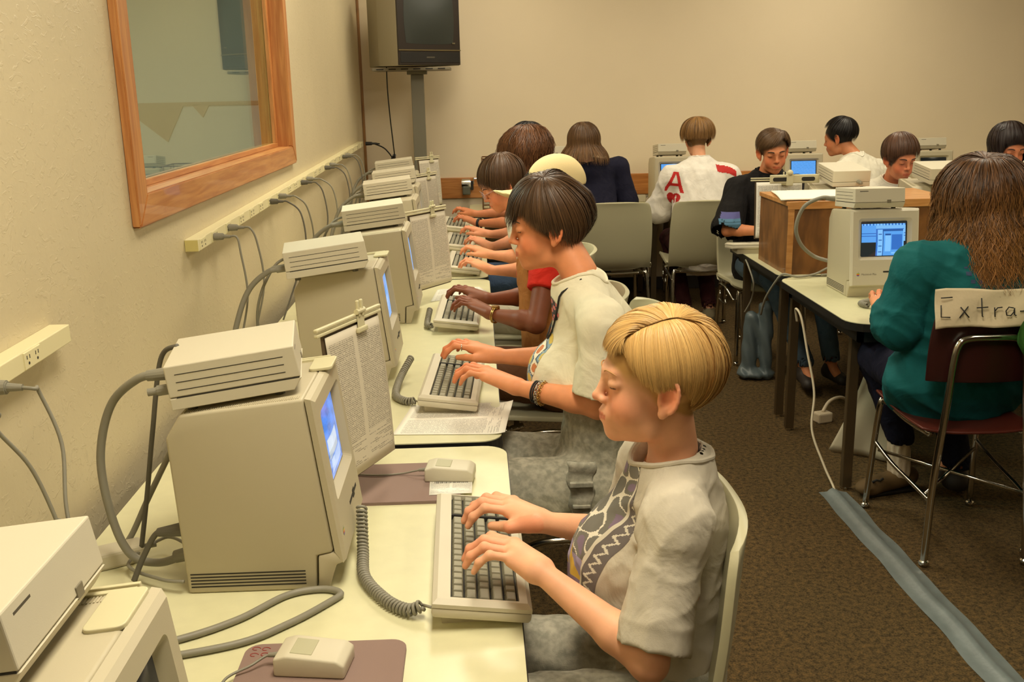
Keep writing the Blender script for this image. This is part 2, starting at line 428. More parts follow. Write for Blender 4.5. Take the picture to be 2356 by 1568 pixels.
wb('glass_pane', (WX-.072, OY0+.012, OZ0+.012), (WX-.066, OY1-.012, OZ1-.012), M_glass, 0)
# the dim room behind the glass
S(MB().box((WX-3.3, -.5, 0), (WX-3.2, 9, CEIL)).build('wall_far_room', mat('far_room_paint', (188, 184, 178), rough=.8)))
S(MB().box((WX-3.2, -.5, -.1), (WX-.12, 9, 0)).build('floor_far_room', M_carpet))
S(MB().box((WX-3.2, -.5, CEIL), (WX-.12, 9, CEIL+.1)).build('ceiling_far_room', M_ceil))
S(MB().box((WX-3.2, 8.9, 0), (WX-.12, 9, CEIL)).build('wall_far_room_end', MATS['far_room_paint']))
S(MB().box((WX-3.2, -.6, 0), (WX-.12, -.5, CEIL)).build('wall_far_room_near', MATS['far_room_paint']))
L_ = bpy.data.lights.new('far_room_light', 'AREA'); L_.size = 1; L_.energy = 230; L_.color = (.92, 1, .98)
lo_ = bpy.data.objects.new('far_room_light', L_); lo_.location = (WX-1.8, 4.5, CEIL-.05); C.objects.link(lo_)
S(MB().box((WX-3.2, 8.87, 1.50), (WX-.12, 8.9, 1.53)).build('reflected_band', mat('far_reflection_brown', (150, 124, 98), rough=.7)))  # brown bar imitating the band reflected in the window glass
for k, (x0, x1, xm, d) in enumerate([(-3.02, -2.50, -2.66, .30), (-2.42, -2.28, -2.34, .10), (-3.30, -3.06, -3.14, .16)]):  # brown shapes added to imitate the pattern reflected below that band
    tb = MB(); tb.prism([(x0, 1.50), (x1, 1.50), (xm, 1.50-d)], 8.88, 8.9, 'y'); tag(tb.build('reflected_triangle', MATS['far_reflection_brown']), 'faint brown triangle standing in for a reflection in the window glass, %s' % ['widest of the three', 'smallest, at the right', 'at the left'][k], 'reflection')
# trims
S(MB().box((WX, WY-.02, 0), (WX+.02, WY, CEIL), .003).build('trim_1', wood_mat('dark_oak_corner', (156, 112, 60), (130, 88, 42), (30, 30, 2))))
S(MB().box((-.8, WY-.022, .765), (6.08, WY, .925), .004).build('trim_2', M_oak_x))
S(MB().box((WX+.03, WY-.015, 0), (6.08, WY, .1), .003).build('baseboard_back', mat('dark_vinyl_base', (50, 42, 34), rough=.6)))
S(MB().box((WX, -2.4, 0), (WX+.015, WY-.03, .1), .003).build('baseboard_left', MATS['dark_vinyl_base']))
# ceiling troffers (the lamps themselves are above, at the same places)
M_diff = mat('lamp_diffuser', (255, 250, 225), rough=.5, emit=(255, 240, 200), estr=2.2)
M_lf = mat('white_enamel', (225, 225, 215), rough=.4)
LW = ['above the nearest keyboard', 'behind the photographer', 'above the middle of the wall row', 'above the far end of the wall row', 'above the aisle nearest us', 'above the wooden cabinet', 'above the back wall tables', 'above the right side of the room']
for (lx, ly, pw), lw in zip(LAMPS, LW):
    t = empty('ceiling_light', (lx, ly, CEIL), label='long fluorescent ceiling fixture '+lw, cat='light', group='ceiling lights')
    MB().box((-.31, -.64, -.018), (.31, -.60, 0)).box((-.31, .60, -.018), (.31, .64, 0)).box((-.31, -.6, -.018), (-.27, .6, 0)).box((.27, -.6, -.018), (.31, .6, 0)).build('frame', M_lf, t)
    MB().box((-.27, -.6, -.008), (.27, .6, -.004)).build('diffuser', M_diff, t)
# ------------------------------------------------------------------ shared materials of the things
M_mac = mat('warm_beige_plastic', (186, 176, 148), rough=.5, bump=.12, bscale=700, bdist=.0006)
M_mac2 = mat('pale_beige_plastic', (204, 196, 172), rough=.5, bump=.12, bscale=700, bdist=.0006)
M_key = mat('grey_keycap', (146, 142, 120), rough=.55, bump=.1, bscale=600, bdist=.0004)
M_keyw = mat('keyboard_well', (34, 32, 28), rough=.8)
M_slot = mat('dark_slot', (42, 38, 30), rough=.8)
M_grey = mat('grey_cable', (136, 132, 116), rough=.5)
M_dgrey = mat('dark_grey_rubber', (96, 92, 80), rough=.6)
M_chrome = mat('chrome', (200, 196, 186), rough=.14, metal=1)
M_steel = mat('brushed_leg_metal', (120, 104, 78), rough=.35, metal=.8)
M_lam = mat('cream_laminate', (216, 212, 172), rough=.32, bump=.05, bscale=500, var=.03, vscale=25, bdist=.0005)
M_edge = mat('black_edge_band', (24, 22, 20), rough=.45)
M_shell = mat('cream_moulded_shell', (178, 172, 140), rough=.42, bump=.12, bscale=300, bdist=.0008)
M_maroon = mat('maroon_plastic', (52, 20, 18), rough=.3)
M_maroon_e = mat('maroon_seat_edge', (88, 36, 26), rough=.35)
M_black = mat('black_plastic', (26, 24, 22), rough=.4)
M_out = mat('ivory_outlet_plastic', (226, 216, 172), rough=.4)
M_tape = mat('grey_duct_tape', (112, 120, 118), rough=.42, bump=.6, bscale=40, var=.12, vscale=14, bdist=.003)
M_pad = mat('mauve_foam_pad', (132, 110, 100), rough=.75, bump=.1, bscale=400)
M_cordw = mat('white_cord', (206, 190, 160), rough=.5)

# printed text pages: rows of broken dark marks, procedural
def page_mat(name, base, ink, rows=78, cols=2, lo=.06, hi=.94, foot=.74):
    m = mat(name, base, rough=.75); N = m.node_tree.nodes; L = m.node_tree.links; b = N['Principled BSDF']
    uv = N.new('ShaderNodeUVMap'); uv.uv_map = 'UVMap'
    sx = N.new('ShaderNodeSeparateXYZ'); L.new(uv.outputs[0], sx.inputs[0])
    def mth(op, a, bb=None, c=None):
        n = N.new('ShaderNodeMath'); n.operation = op
        for i, v in enumerate((a, bb, c)):
            if v is None: continue
            if isinstance(v, (int, float)): n.inputs[i].default_value = v
            else: L.new(v, n.inputs[i])
        return n.outputs[0]
    U, V = sx.outputs[0], sx.outputs[1]
    rowf = mth('MULTIPLY', V, rows); fr = mth('FRACT', rowf); ri = mth('FLOOR', rowf)
    line = mth('LESS_THAN', fr, .52)
    cb = N.new('ShaderNodeCombineXYZ'); L.new(mth('MULTIPLY', U, 120), cb.inputs[0]); L.new(mth('MULTIPLY', ri, 7.31), cb.inputs[1])
    nz = N.new('ShaderNodeTexNoise'); nz.inputs['Scale'].default_value = 1.0; nz.inputs['Detail'].default_value = 1; L.new(cb.outputs[0], nz.inputs['Vector'])
    word = mth('GREATER_THAN', nz.outputs[0], .44)
    colm = mth('FRACT', mth('MULTIPLY', U, cols)); inc = mth('MULTIPLY', mth('GREATER_THAN', colm, .07), mth('LESS_THAN', colm, .94))
    pg = mth('MULTIPLY', mth('GREATER_THAN', V, 1-hi), mth('LESS_THAN', V, 1-lo))
    # sparser lines in the lower quarter
    cb2 = N.new('ShaderNodeCombineXYZ'); L.new(mth('MULTIPLY', ri, 3.77), cb2.inputs[0]); L.new(mth('MULTIPLY', U, 2.5), cb2.inputs[1])
    nz2 = N.new('ShaderNodeTexNoise'); nz2.inputs['Scale'].default_value = 1.0; L.new(cb2.outputs[0], nz2.inputs['Vector'])
    sp = mth('MAXIMUM', mth('GREATER_THAN', V, 1-foot), mth('GREATER_THAN', nz2.outputs[0], .52))
    k = line
    for x in (word, inc, pg, sp): k = mth('MULTIPLY', k, x)
    mx = N.new('ShaderNodeMix'); mx.data_type = 'RGBA'; L.new(mth('MULTIPLY', k, .58), mx.inputs[0])
    mx.inputs[6].default_value = (*lin(base), 1); mx.inputs[7].default_value = (*lin(ink), 1); L.new(mx.outputs[2], b.inputs['Base Color'])
    return m
M_page = page_mat('typed_page', (214, 204, 182), (70, 60, 50))
M_page2 = page_mat('white_typed_page', (240, 236, 222), (84, 78, 70), foot=.8)
def sheet(name, pts, m, parent=None, thick=.0006, n=14, curl=None, uvflip=False):
    # pts: four corners (world or parent space): top left, top right, bottom right, bottom left as read
    p = [np.array(q, float) for q in pts]; V = []; UV = []
    for j in range(n+1):
        for i in range(n+1):
            u, v = i/n, j/n
            q = (p[0]*(1-u)+p[1]*u)*(1-v)+(p[3]*(1-u)+p[2]*u)*v
            if curl is not None: q = q+np.array(curl(u, v))
            V.append(q); UV.append((u, 1-v))
    me = bpy.data.meshes.new(name)
    F = [(j*(n+1)+i, (j+1)*(n+1)+i, (j+1)*(n+1)+i+1, j*(n+1)+i+1) for j in range(n) for i in range(n)]
    me.from_pydata([tuple(v) for v in V], [], F); uvl = me.uv_layers.new(name='UVMap')
    for l in me.loops: uvl.data[l.index].uv = UV[l.vertex_index]
    o = link(name, me, m, parent, smooth=True)
    sd = o.modifiers.new('thickness', 'SOLIDIFY'); sd.thickness = thick; sd.offset = 0
    return o

# ------------------------------------------------------------------ desks
def desk(x0, y0, x1, y1, label, legs, r=.06, top=.72, group=None, edge=.032):
    cx, cy = (x0+x1)/2, (y0+y1)/2
    t = empty('computer_table', (cx, cy, 0), label=label, cat='table', group=group)
    pl = rounded_rect(x0-cx, y0-cy, x1-cx, y1-cy, r)
    pl2 = rounded_rect(x0-cx+.002, y0-cy+.002, x1-cx-.002, y1-cy-.002, r)
    MB().prism(pl, top-edge, top-.0025, 'z').build('edge_band', M_edge, t)
    MB().prism(pl2, top-.0025, top, 'z').build('laminate_top', M_lam, t)
    ap = MB(); i = .05
    for a, b in (((x0-cx+i, y0-cy+i), (x1-cx-i, y0-cy+i+.02)), ((x0-cx+i, y1-cy-i-.02), (x1-cx-i, y1-cy-i)), ((x0-cx+i, y0-cy+i), (x0-cx+i+.02, y1-cy-i)), ((x1-cx-i-.02, y0-cy+i), (x1-cx-i, y1-cy-i))):
        ap.box((*a, top-edge-.05), (*b, top-edge))
    ap.build('apron', M_edge, t)
    for lx, ly in legs:
        b = MB().box((lx-.02-cx, ly-.014-cy, .012), (lx+.02-cx, ly+.014-cy, top-edge-.005), .003)
        lg = b.build('leg', M_steel, t)
        MB().cyl((lx-cx, ly-cy, 0), (lx-cx, ly-cy, .014), .013, n=12).build('glide', M_chrome, lg)
    return t
def lg4(x0, y0, x1, y1, i=.09): return [(x0+i, y0+i), (x1-i, y0+i), (x0+i, y1-i), (x1-i, y1-i)]
desk(-.80, .45, .058, 2.385, 'cream topped table nearest, below the blond typist\'s keyboard', lg4(-.80, .45, .058, 2.385))
desk(-.80, 2.415, .05, 4.66, 'cream topped table second along the left wall, under the loose white page', lg4(-.80, 2.415, .05, 4.66))
desk(-.80, 4.68, .045, 6.95, 'cream topped table farthest along the left wall near the television pole', lg4(-.80, 4.68, .045, 6.95))
desk(1.375, 3.545, 2.95, 4.50, 'cream topped table on the right holding the lit compact computer', [(1.453, 3.70), (1.445, 4.42), (2.87, 3.63), (2.87, 4.42)], r=.10)
desk(1.40, 4.53, 2.95, 5.50, 'cream topped table behind the wooden cabinet, boys typing along its far side', [(1.455, 4.62), (1.467, 5.32), (2.87, 4.6), (2.87, 5.4)])
desk(-.06, 7.02, 1.36, 7.80, 'cream topped table at the back wall under the pencil sharpener', lg4(-.06, 7.02, 1.36, 7.80))
desk(1.38, 7.02, 3.1, 7.80, 'cream topped table at the back wall, middle one', lg4(1.38, 7.02, 3.1, 7.80))
desk(3.12, 7.02, 4.9, 7.80, 'cream topped table at the back wall, rightmost one', lg4(3.12, 7.02, 4.9, 7.80))

# ------------------------------------------------------------------ compact computers
MW = .282
FT = np.array([.262, 0, .362]); FD = np.array([.038, 0, -.310]); FL = np.linalg.norm(FD); FD = FD/FL; FN = np.array([-FD[2], 0, FD[0]])
def FP(u, v, h=0): p = FT+FD*v+FN*h; return (p[0], u, p[2])
M_scr = bpy.data.materials.new('lit_crt'); M_scr.use_nodes = True
def scr():
    N = M_scr.node_tree.nodes; L = M_scr.node_tree.links; b = N['Principled BSDF']
    a = N.new('ShaderNodeVertexColor'); a.layer_name = 'Col'
    b.inputs['Base Color'].default_value = (.01, .012, .014, 1); b.inputs['Roughness'].default_value = .12
    L.new(a.outputs[0], b.inputs['Emission Color']); b.inputs['Emission Strength'].default_value = 1.0
scr()
B1 = np.array(lin((88, 158, 232))); B2 = np.array(lin((52, 108, 190))); B3 = np.array(lin((126, 190, 248))); BK = np.array(lin((34, 36, 36))); LN = np.array(lin((40, 84, 150)))
def scr_off(u, v): return BK*.35
def scr_text(u, v):
    if u < .02 or u > .97 or v < .03 or v > .96: return BK*.3
    k = math.sin(v*150)*.5+.5; w = (math.sin(u*61+int(v*24)*2.3)+math.sin(u*37+int(v*24)*5.1)) > -.3
    return B1*(.86 if (k > .5 and w and u > .1) else 1)
def scr_desktop(u, v):   # the right hand machine: menu bar, list window, dialog
    if u < .02 or u > .97 or v < .07 or v > .97: return BK
    if v > .6 and (u < .33): return BK
    if v > .58 and u > .92: return BK
    if .07 <= v < .12: return B3 if math.sin(u*90) > -.2 else B2
    if .33 < u < .92 and v > .22:
        if u < .36 or v < .25: return B2
        if .47 < u < .91:
            if .48 > u or .245 < v < .29: return LN
            if .66 < u < .90 and .38 < v < .80: return B2
            if .51 < u < .64 and .36 < v < .86: return B3 if v > .41 else LN
            if .48 < u and (v > .88 and v < .93 and u > .66): return B3
            return B1
        if .38 < u < .45 and math.sin(v*38) > .75: return LN
        return B3
    if math.sin(v*95) > .86: return LN*1.6
    return B1 if u < .33 else B3*.9
def scr_paint(u, v):     # nearest machine: blue picture with pale sheets
    if u < .02 or u > .98 or v < .03 or v > .97: return BK*.4
    if .25 < u < .75 and .42 < v < .68: return np.array(lin((186, 204, 226)))*(1-.25*(v > .6))
    if .3 < u < .9 and .72 < v < .9: return np.array(lin((150, 182, 232)))
    s = math.sin(u*17+v*9)+math.sin(v*31-u*12)
    return np.array(lin((74, 132, 222)))*(1.15 if s > .6 else .8 if s < -.7 else 1)
def computer(loc, yaw, label, group=None, screen=scr_text, writing=False, pitch=0):
    t = empty('compact_computer', loc, yaw, label, 'computer', group); t.rotation_euler = (0, pitch, yaw)
    t.scale = (1, 1, 1)
    rc = [(.012, 0), (.243, 0), (.247, .066), (.2775, .0725), (.2435, .3635), (.028, .341), (0, .298)]
    MB().prism(rc, 0, MW, 'y', bev=.0055, seg=3).build('rear_case', M_mac, t, smooth=35)
    # front bezel: a shell with a real recess
    b = bmesh.new()
    e = .007
    ops = (.03, .034, MW-.03, .205)
    def loop(pts): return [b.verts.new(p) for p in pts]
    oF = loop([FP(e, e), FP(MW-e, e), FP(MW-e, FL-.004), FP(e, FL-.004)])
    oM = loop([FP(0, 0, -.006), FP(MW, 0, -.006), FP(MW, FL, -.006), FP(0, FL, -.006)])
    bx = [(.2455, .3635), (.2455, .3635), (.280, .0735), (.280, .0735)]
    oB = loop([(bx[0][0], 0, bx[0][1]), (bx[1][0], MW, bx[1][1]), (bx[2][0], MW, bx[2][1]), (bx[3][0], 0, bx[3][1])])
    rr = rounded_rect(ops[0], ops[1], ops[2], ops[3], .012, 4)
    cxr, cyr = (ops[0]+ops[2])/2, (ops[1]+ops[3])/2
    iF = loop([FP(u, v) for u, v in rr]); iB = loop([FP(cxr+(u-cxr)*.88, cyr+(v-cyr)*.86, -.0155) for u, v in rr])
    n = len(rr)
    for i in range(4):
        b.faces.new((oF[i], oM[i], oM[(i+1) % 4], oF[(i+1) % 4])); b.faces.new((oM[i], oB[i], oB[(i+1) % 4], oM[(i+1) % 4]))
    for i in range(n): b.faces.new((iF[i], iF[(i+1) % n], iB[(i+1) % n], iB[i]))
    b.faces.new(iB); b.faces.new(oB[::-1])
    eo = [b.edges.get((oF[i], oF[(i+1) % 4])) for i in range(4)]; ei = [b.edges.get((iF[i], iF[(i+1) % n])) for i in range(n)]
    bmesh.ops.triangle_fill(b, edges=eo+ei, use_beauty=True)
    bmesh.ops.recalc_face_normals(b, faces=b.faces[:])
    me = bpy.data.meshes.new('front_bezel'); b.to_mesh(me); b.free(); bz = link('front_bezel', me, M_mac2 if writing else M_mac, t)
    # chin foot under the bezel
    MB().prism([(.2465, 0), (.266, 0), (.281, .047), (.297, .053), (.281, .0725), (.250, .0655)], .0, MW, 'y', bev=.003).build('chin', M_mac, t, smooth=35)
    # screen: bulging glass, colours of what it shows
    nu, nv = (56, 42) if screen in (scr_desktop, scr_paint) else (30, 36)
    u0, u1 = cxr-(ops[2]-ops[0])*.435, cxr+(ops[2]-ops[0])*.435; v0, v1 = cyr-(ops[3]-ops[1])*.425, cyr+(ops[3]-ops[1])*.425
    V = []; F = []; col = []
    for j in range(nv+1):
        for i in range(nu+1):
            a, c = i/nu*2-1, j/nv*2-1; h = -.0150+.006*(1-a*a)*(1-c*c)
            V.append(FP(u0+(u1-u0)*i/nu, v0+(v1-v0)*j/nv, h))
    for j in range(nv):
        for i in range(nu):
            F.append((j*(nu+1)+i, (j+1)*(nu+1)+i, (j+1)*(nu+1)+i+1, j*(nu+1)+i+1)); col += [(*screen((i+.5)/nu, (j+.5)/nv), 1)]*4
    me = bpy.data.meshes.new('screen'); me.from_pydata(V, [], F); ca = me.color_attributes.new('Col', 'FLOAT_COLOR', 'CORNER')
    ca.data.foreach_set('color', np.array(col, np.float32).ravel()); link('screen', me, M_scr, t, smooth=True)
    # floppy slot, status writing and fruit emblem
    sl = MB()
    a, bb = FP(.150, .2515, -.002), FP(.232, .2575, .0006)
    sl.prism([(FP(0, .2515, .0006)[0], FP(0, .2515, .0006)[2]), (FP(0, .258, .0006)[0], FP(0, .258, .0006)[2]), (FP(0, .258, -.002)[0], FP(0, .258, -.002)[2]), (FP(0, .2515, -.002)[0], FP(0, .2515, -.002)[2])], .135, .232, 'y')
    sl.prism([(FP(0, .247, .0007)[0], FP(0, .247, .0007)[2]), (FP(0, .263, .0007)[0], FP(0, .263, .0007)[2]), (FP(0, .263, -.002)[0], FP(0, .263, -.002)[2]), (FP(0, .247, -.002)[0], FP(0, .247, -.002)[2])], .180, .200, 'y')
    sl.build('disk_slot', M_slot, t)
    B4 = Matrix([[0, -FD[0]*1, FN[0], 0], [1, 0, 0, 0], [0, -FD[2], FN[2], 0], [0, 0, 0, 1]])
    base = Vector(FP(.030, .2645, .0006))
    em = MB(); ZR = [(92, 160, 70), (226, 190, 60), (226, 140, 50), (206, 66, 58), (140, 80, 150), (60, 130, 190)]
    em2 = bmesh.new(); R0 = .0065
    prof = [(0, .0052), (.0025, .0066), (.0052, .0058), (.0064, .0025), (.0050, .0008), (.0052, -.0022), (.0040, -.0050), (.0022, -.0062), (0, -.0055), (-.0022, -.0062), (-.0042, -.0048), (-.0060, -.0015), (-.0060, .0025), (-.0048, .0056), (-.0025, .0066)]
    vs = [em2.verts.new((x, y, 0)) for x, y in prof]; em2.faces.new(vs)
    for k in range(1, 6):
        yy = .0068-k*.0022; bmesh.ops.bisect_plane(em2, geom=em2.verts[:]+em2.edges[:]+em2.faces[:], plane_co=(0, yy, 0), plane_no=(0, 1, 0))
    for f in em2.faces: f.material_index = min(5, max(0, int((.0068-f.calc_center_median().y)/.0022)))
    lf = [em2.verts.new(p) for p in ((.0005, .0072, 0), (.0028, .0082, 0), (.0030, .0102, 0), (.0008, .0092, 0))]; em2.faces.new(lf)
    me = bpy.data.meshes.new('fruit_emblem'); em2.to_mesh(me); em2.free(); me.transform(Matrix.Translation(base) @ B4)
    link('fruit_emblem', me, [mat('emblem_%d' % i, c, rough=.4) for i, c in enumerate(ZR)], t)
    if writing:
        me = text_mesh('Macintosh Plus', .0105); me.transform(Matrix.Translation(Vector(FP(.044, .2672, .0006))) @ B4)
        link('name_lettering', me, mat('grey_lettering', (104, 96, 82), rough=.6), t)
    # side vents and top ribs
    v = MB()
    for side in (0, MW):
        for k in range(5):
            z = .012+k*.0062; y0 = -.0004 if side == 0 else MW-.001
            v.box((.018, y0, z), (.225, y0+.0014, z+.0026))
    tag(v.build('vent_slots', M_slot, t), kind='stuff')
    rb = MB()
    for k in range(52):
        x = .034+k*.0039; z = .341+(x-.028)*(.0225/.2155)
        rb.box((x, .006, z-.0012), (x+.0018, .022, z+.0012)); rb.box((x, MW-.022, z-.0012), (x+.0018, MW-.006, z+.0012))
    tag(rb.build('top_ribs', M_mac, t), kind='stuff')
    bk = MB()
    for k in range(4): bk.box((.006, .05+k*.045, .02), (.013, .075+k*.045, .036), .002)
    bk.box((.004, .2, .02), (.013, .24, .05), .002); bk.build('rear_ports', M_dgrey, t)
    return t
def drive(loc, yaw, label, group=None, pitch=-6.0, w=.208, L=.222, cable=True):
    t = empty('external_drive', loc, yaw, label, 'disk drive', group); t.rotation_euler = (0, math.radians(pitch), yaw)
    h = .090; f = .011
    pr = [(.0, f), (L-.012, f), (L+.004, f+.024), (L, h), (0, h)]
    pr_t = [(0, f+.0225), (L+.0025, f+.0225), (L-.001, h), (0, h)]
    pr_b = [(0, f), (L-.012, f), (L+.004, f+.021), (0, f+.021)]
    MB().prism(pr_t, 0, w, 'y', bev=.002).build('case_top', M_mac2, t); MB().prism(pr_b, 0, w, 'y', bev=.0015).build('case_base', M_mac2, t)
    s = MB()
    for k in range(3):
        z = f+.034+k*.014
        for y0 in (-.0004, w-.0006): s.box((.016, y0, z), (L-.022, y0+.001, z+.0013))
    for y0 in (-.0002, w-.0008): s.box((.012, y0, f+.0208), (L, y0+.001, f+.0227))
    tag(s.build('side_grooves', M_slot, t), kind='stuff')
    MB().box((L-.003, .020, h-.024), (L-.0002, .055, h-.010)).build('badge', mat('dark_badge', (72, 68, 58), rough=.4), t)
    MB().box((L-.001, w-.075, f+.018), (L+.0035, w-.058, f+.032), .001).build('indicator', mat('indicator_frame', (120, 112, 92), rough=.5), t)
    for x in (.03, L-.04):
        for y in (.03, w-.03): MB().cyl((x, y, 0), (x, y, f+.001), .009, n=10).build('foot', M_dgrey, t)
    if cable:
        MB().cyl((-.03, .06, .035), (.001, .06, .035), .010, n=12, bev=.002).cyl((-.045, .06, .035), (-.03, .06, .035), .007).build('cable_plug', M_grey, t)
    return t
MACS = [(-.610, .712, 'compact computer cropped at the lower left corner, its dark screen turned right', scr_off),
        (-.555, 1.66, 'compact computer nearest in full view, blue screen facing the blond typist', scr_paint),
        (-.560, 2.965, 'compact computer second in full view, facing the typist in the cream shirt', scr_text),
        (-.535, 3.77, 'compact computer third in full view along the wall, page holder at its far side', scr_text),
        (-.560, 4.86, 'compact computer fourth back along the wall row', scr_text),
        (-.585, 5.52, 'compact computer fifth back along the wall row', scr_text),
        (-.640, 6.38, 'compact computer at the far end of the wall row', scr_text)]
DR = [(-.634, .792), (-.533-.002, 1.657), (-.560, 2.885), (-.515, 3.86), (-.555, 4.99), (-.575, 5.64), (-.635, 6.44)]
for i, (x, y, lb, s) in enumerate(MACS):
    computer((x, y, .72), 0, lb, screen=s)
DLAB = ['ribbed beige disk drive at the lower left corner of the picture', 'ribbed beige disk drive on the nearest full compact computer', 'ribbed beige disk drive on the second compact computer',
        'ribbed beige disk drive third along the wall, above a page holder', 'ribbed beige disk drive fourth along the wall row', 'ribbed beige disk drive fifth along the wall row', 'ribbed beige disk drive at the far end of the wall row']
for i, ((x, y), lb) in enumerate(zip(DR, DLAB)):
    mx = MACS[i][0]; z = .72+.341+(x-mx-.028)*(.0225/.2155)-.001
    drive((x, y, z), math.radians([0, 9, 9, 6, 5, 3, 4][i]) if i else 0, lb, L=.222 if i < 2 else .24)
# right side and back row, screens towards the camera
HP = math.pi/2
computer((1.535, 4.295, .72), -HP, 'lit compact computer facing the girl in teal, window layout on its blue screen', screen=scr_desktop, writing=True)
drive((1.540, 4.245, 1.065), -HP+.01, 'beige disk drive on the lit compact computer in front of the girl in teal', pitch=-4)
for x, y, lb, s in ((1.305, 7.60, 'compact computer at the back wall left of the blond bobbed student', scr_text), (2.27, 7.6, 'compact computer at the back wall behind the boy in black', scr_text),
                    (3.24, 7.6, 'compact computer with dark screen at the back wall', scr_off), (.42, 7.6, 'compact computer at the back wall hidden behind the long haired student in navy', scr_text)):
    computer((x, y, .72), -HP, lb, screen=s)
    drive((x+.03, y-.02, 1.063), -HP, 'disk drive at the back wall '+{'.': '', 'c': 'left of the blond bob', 'b': 'behind the boy in black', 'd': 'on the dark screened computer', 'n': 'behind the long haired student'}[{1.305: 'c', 2.27: 'b', 3.24: 'd', .42: 'n'}[x]], cable=False)
# machines of the middle island seen from behind
computer((2.0, 5.03, .72), HP-.15, 'compact computer seen from behind, between the cabinet and the boy reading', screen=scr_text)
drive((1.985, 5.00, 1.068), HP-.0, 'disk drive with its rear socket and plug towards the camera', w=.19, L=.25, pitch=-6)
computer((2.52, 5.03, .72), HP-.1, 'compact computer seen from behind beside the brown haired boy in white', screen=scr_text)
drive((2.50, 5.0, 1.068), HP, 'disk drive just left of the curly hair of the girl in teal', pitch=-6)
computer((3.02, 4.9, .72), HP, 'compact computer seen from behind at the right edge of the picture', screen=scr_text)
drive((3.02, 4.88, 1.068), HP, 'disk drive at the right edge behind the girl in teal', pitch=-6)
desk(2.97, 4.53, 4.2, 5.50, 'cream topped table at the right edge behind the girl in teal', lg4(2.97, 4.53, 4.2, 5.50))

# ------------------------------------------------------------------ keyboards
KP = .0226
def key_mesh(wu):
    b = bmesh.new(); w, d, h = wu*KP/2-.0012, KP/2-.0012, .010
    lo = [(-d, -w), (d, -w), (d, w), (-d, w)]; s = .0028
    A = [b.verts.new((x, y, 0)) for x, y in lo]; B = [b.verts.new((x-(s if x > 0 else -s)*(1), y-(s if y > 0 else -s), h)) for x, y in lo]
    b.faces.new(B)
    for i in range(4): b.faces.new((A[i], A[(i+1) % 4], B[(i+1) % 4], B[i]))
    bmesh.ops.recalc_face_normals(b, faces=b.faces[:])
    bmesh.ops.bevel(b, geom=[e for e in b.edges if all(v.co.z > h/2 for v in e.verts)], offset=.0012, segments=1, affect='EDGES')
    me = bpy.data.meshes.new('key'); b.to_mesh(me); b.free(); me.materials.append(M_key); return me
KM = {}
def layout():
    # rows from the user's side (small x index 0) to the back; positions along the width in key units
    rows = [[1.5, 1, 1.5, 6, 1.5, 1.5, 1.5], [2.25]+[1]*10+[2.25], [1.75]+[1]*11+[1.75], [1.5]+[1]*12+[1], [1]*13+[1.5]]
    out = []
    for r, ws in enumerate(rows):
        y = 0; sc_ = 14.5/sum(ws)
        for w in ws: out.append((r, y+w*sc_/2, w*sc_)); y += w*sc_
    for r in range(5):
        for c in range(4):
            if r == 0 and c == 1: continue
            if r == 0 and c == 0: out.append((r, 14.5+.45+1.0, 2)); continue
            out.append((r, 14.5+.45+c+.5, 1))
    return out
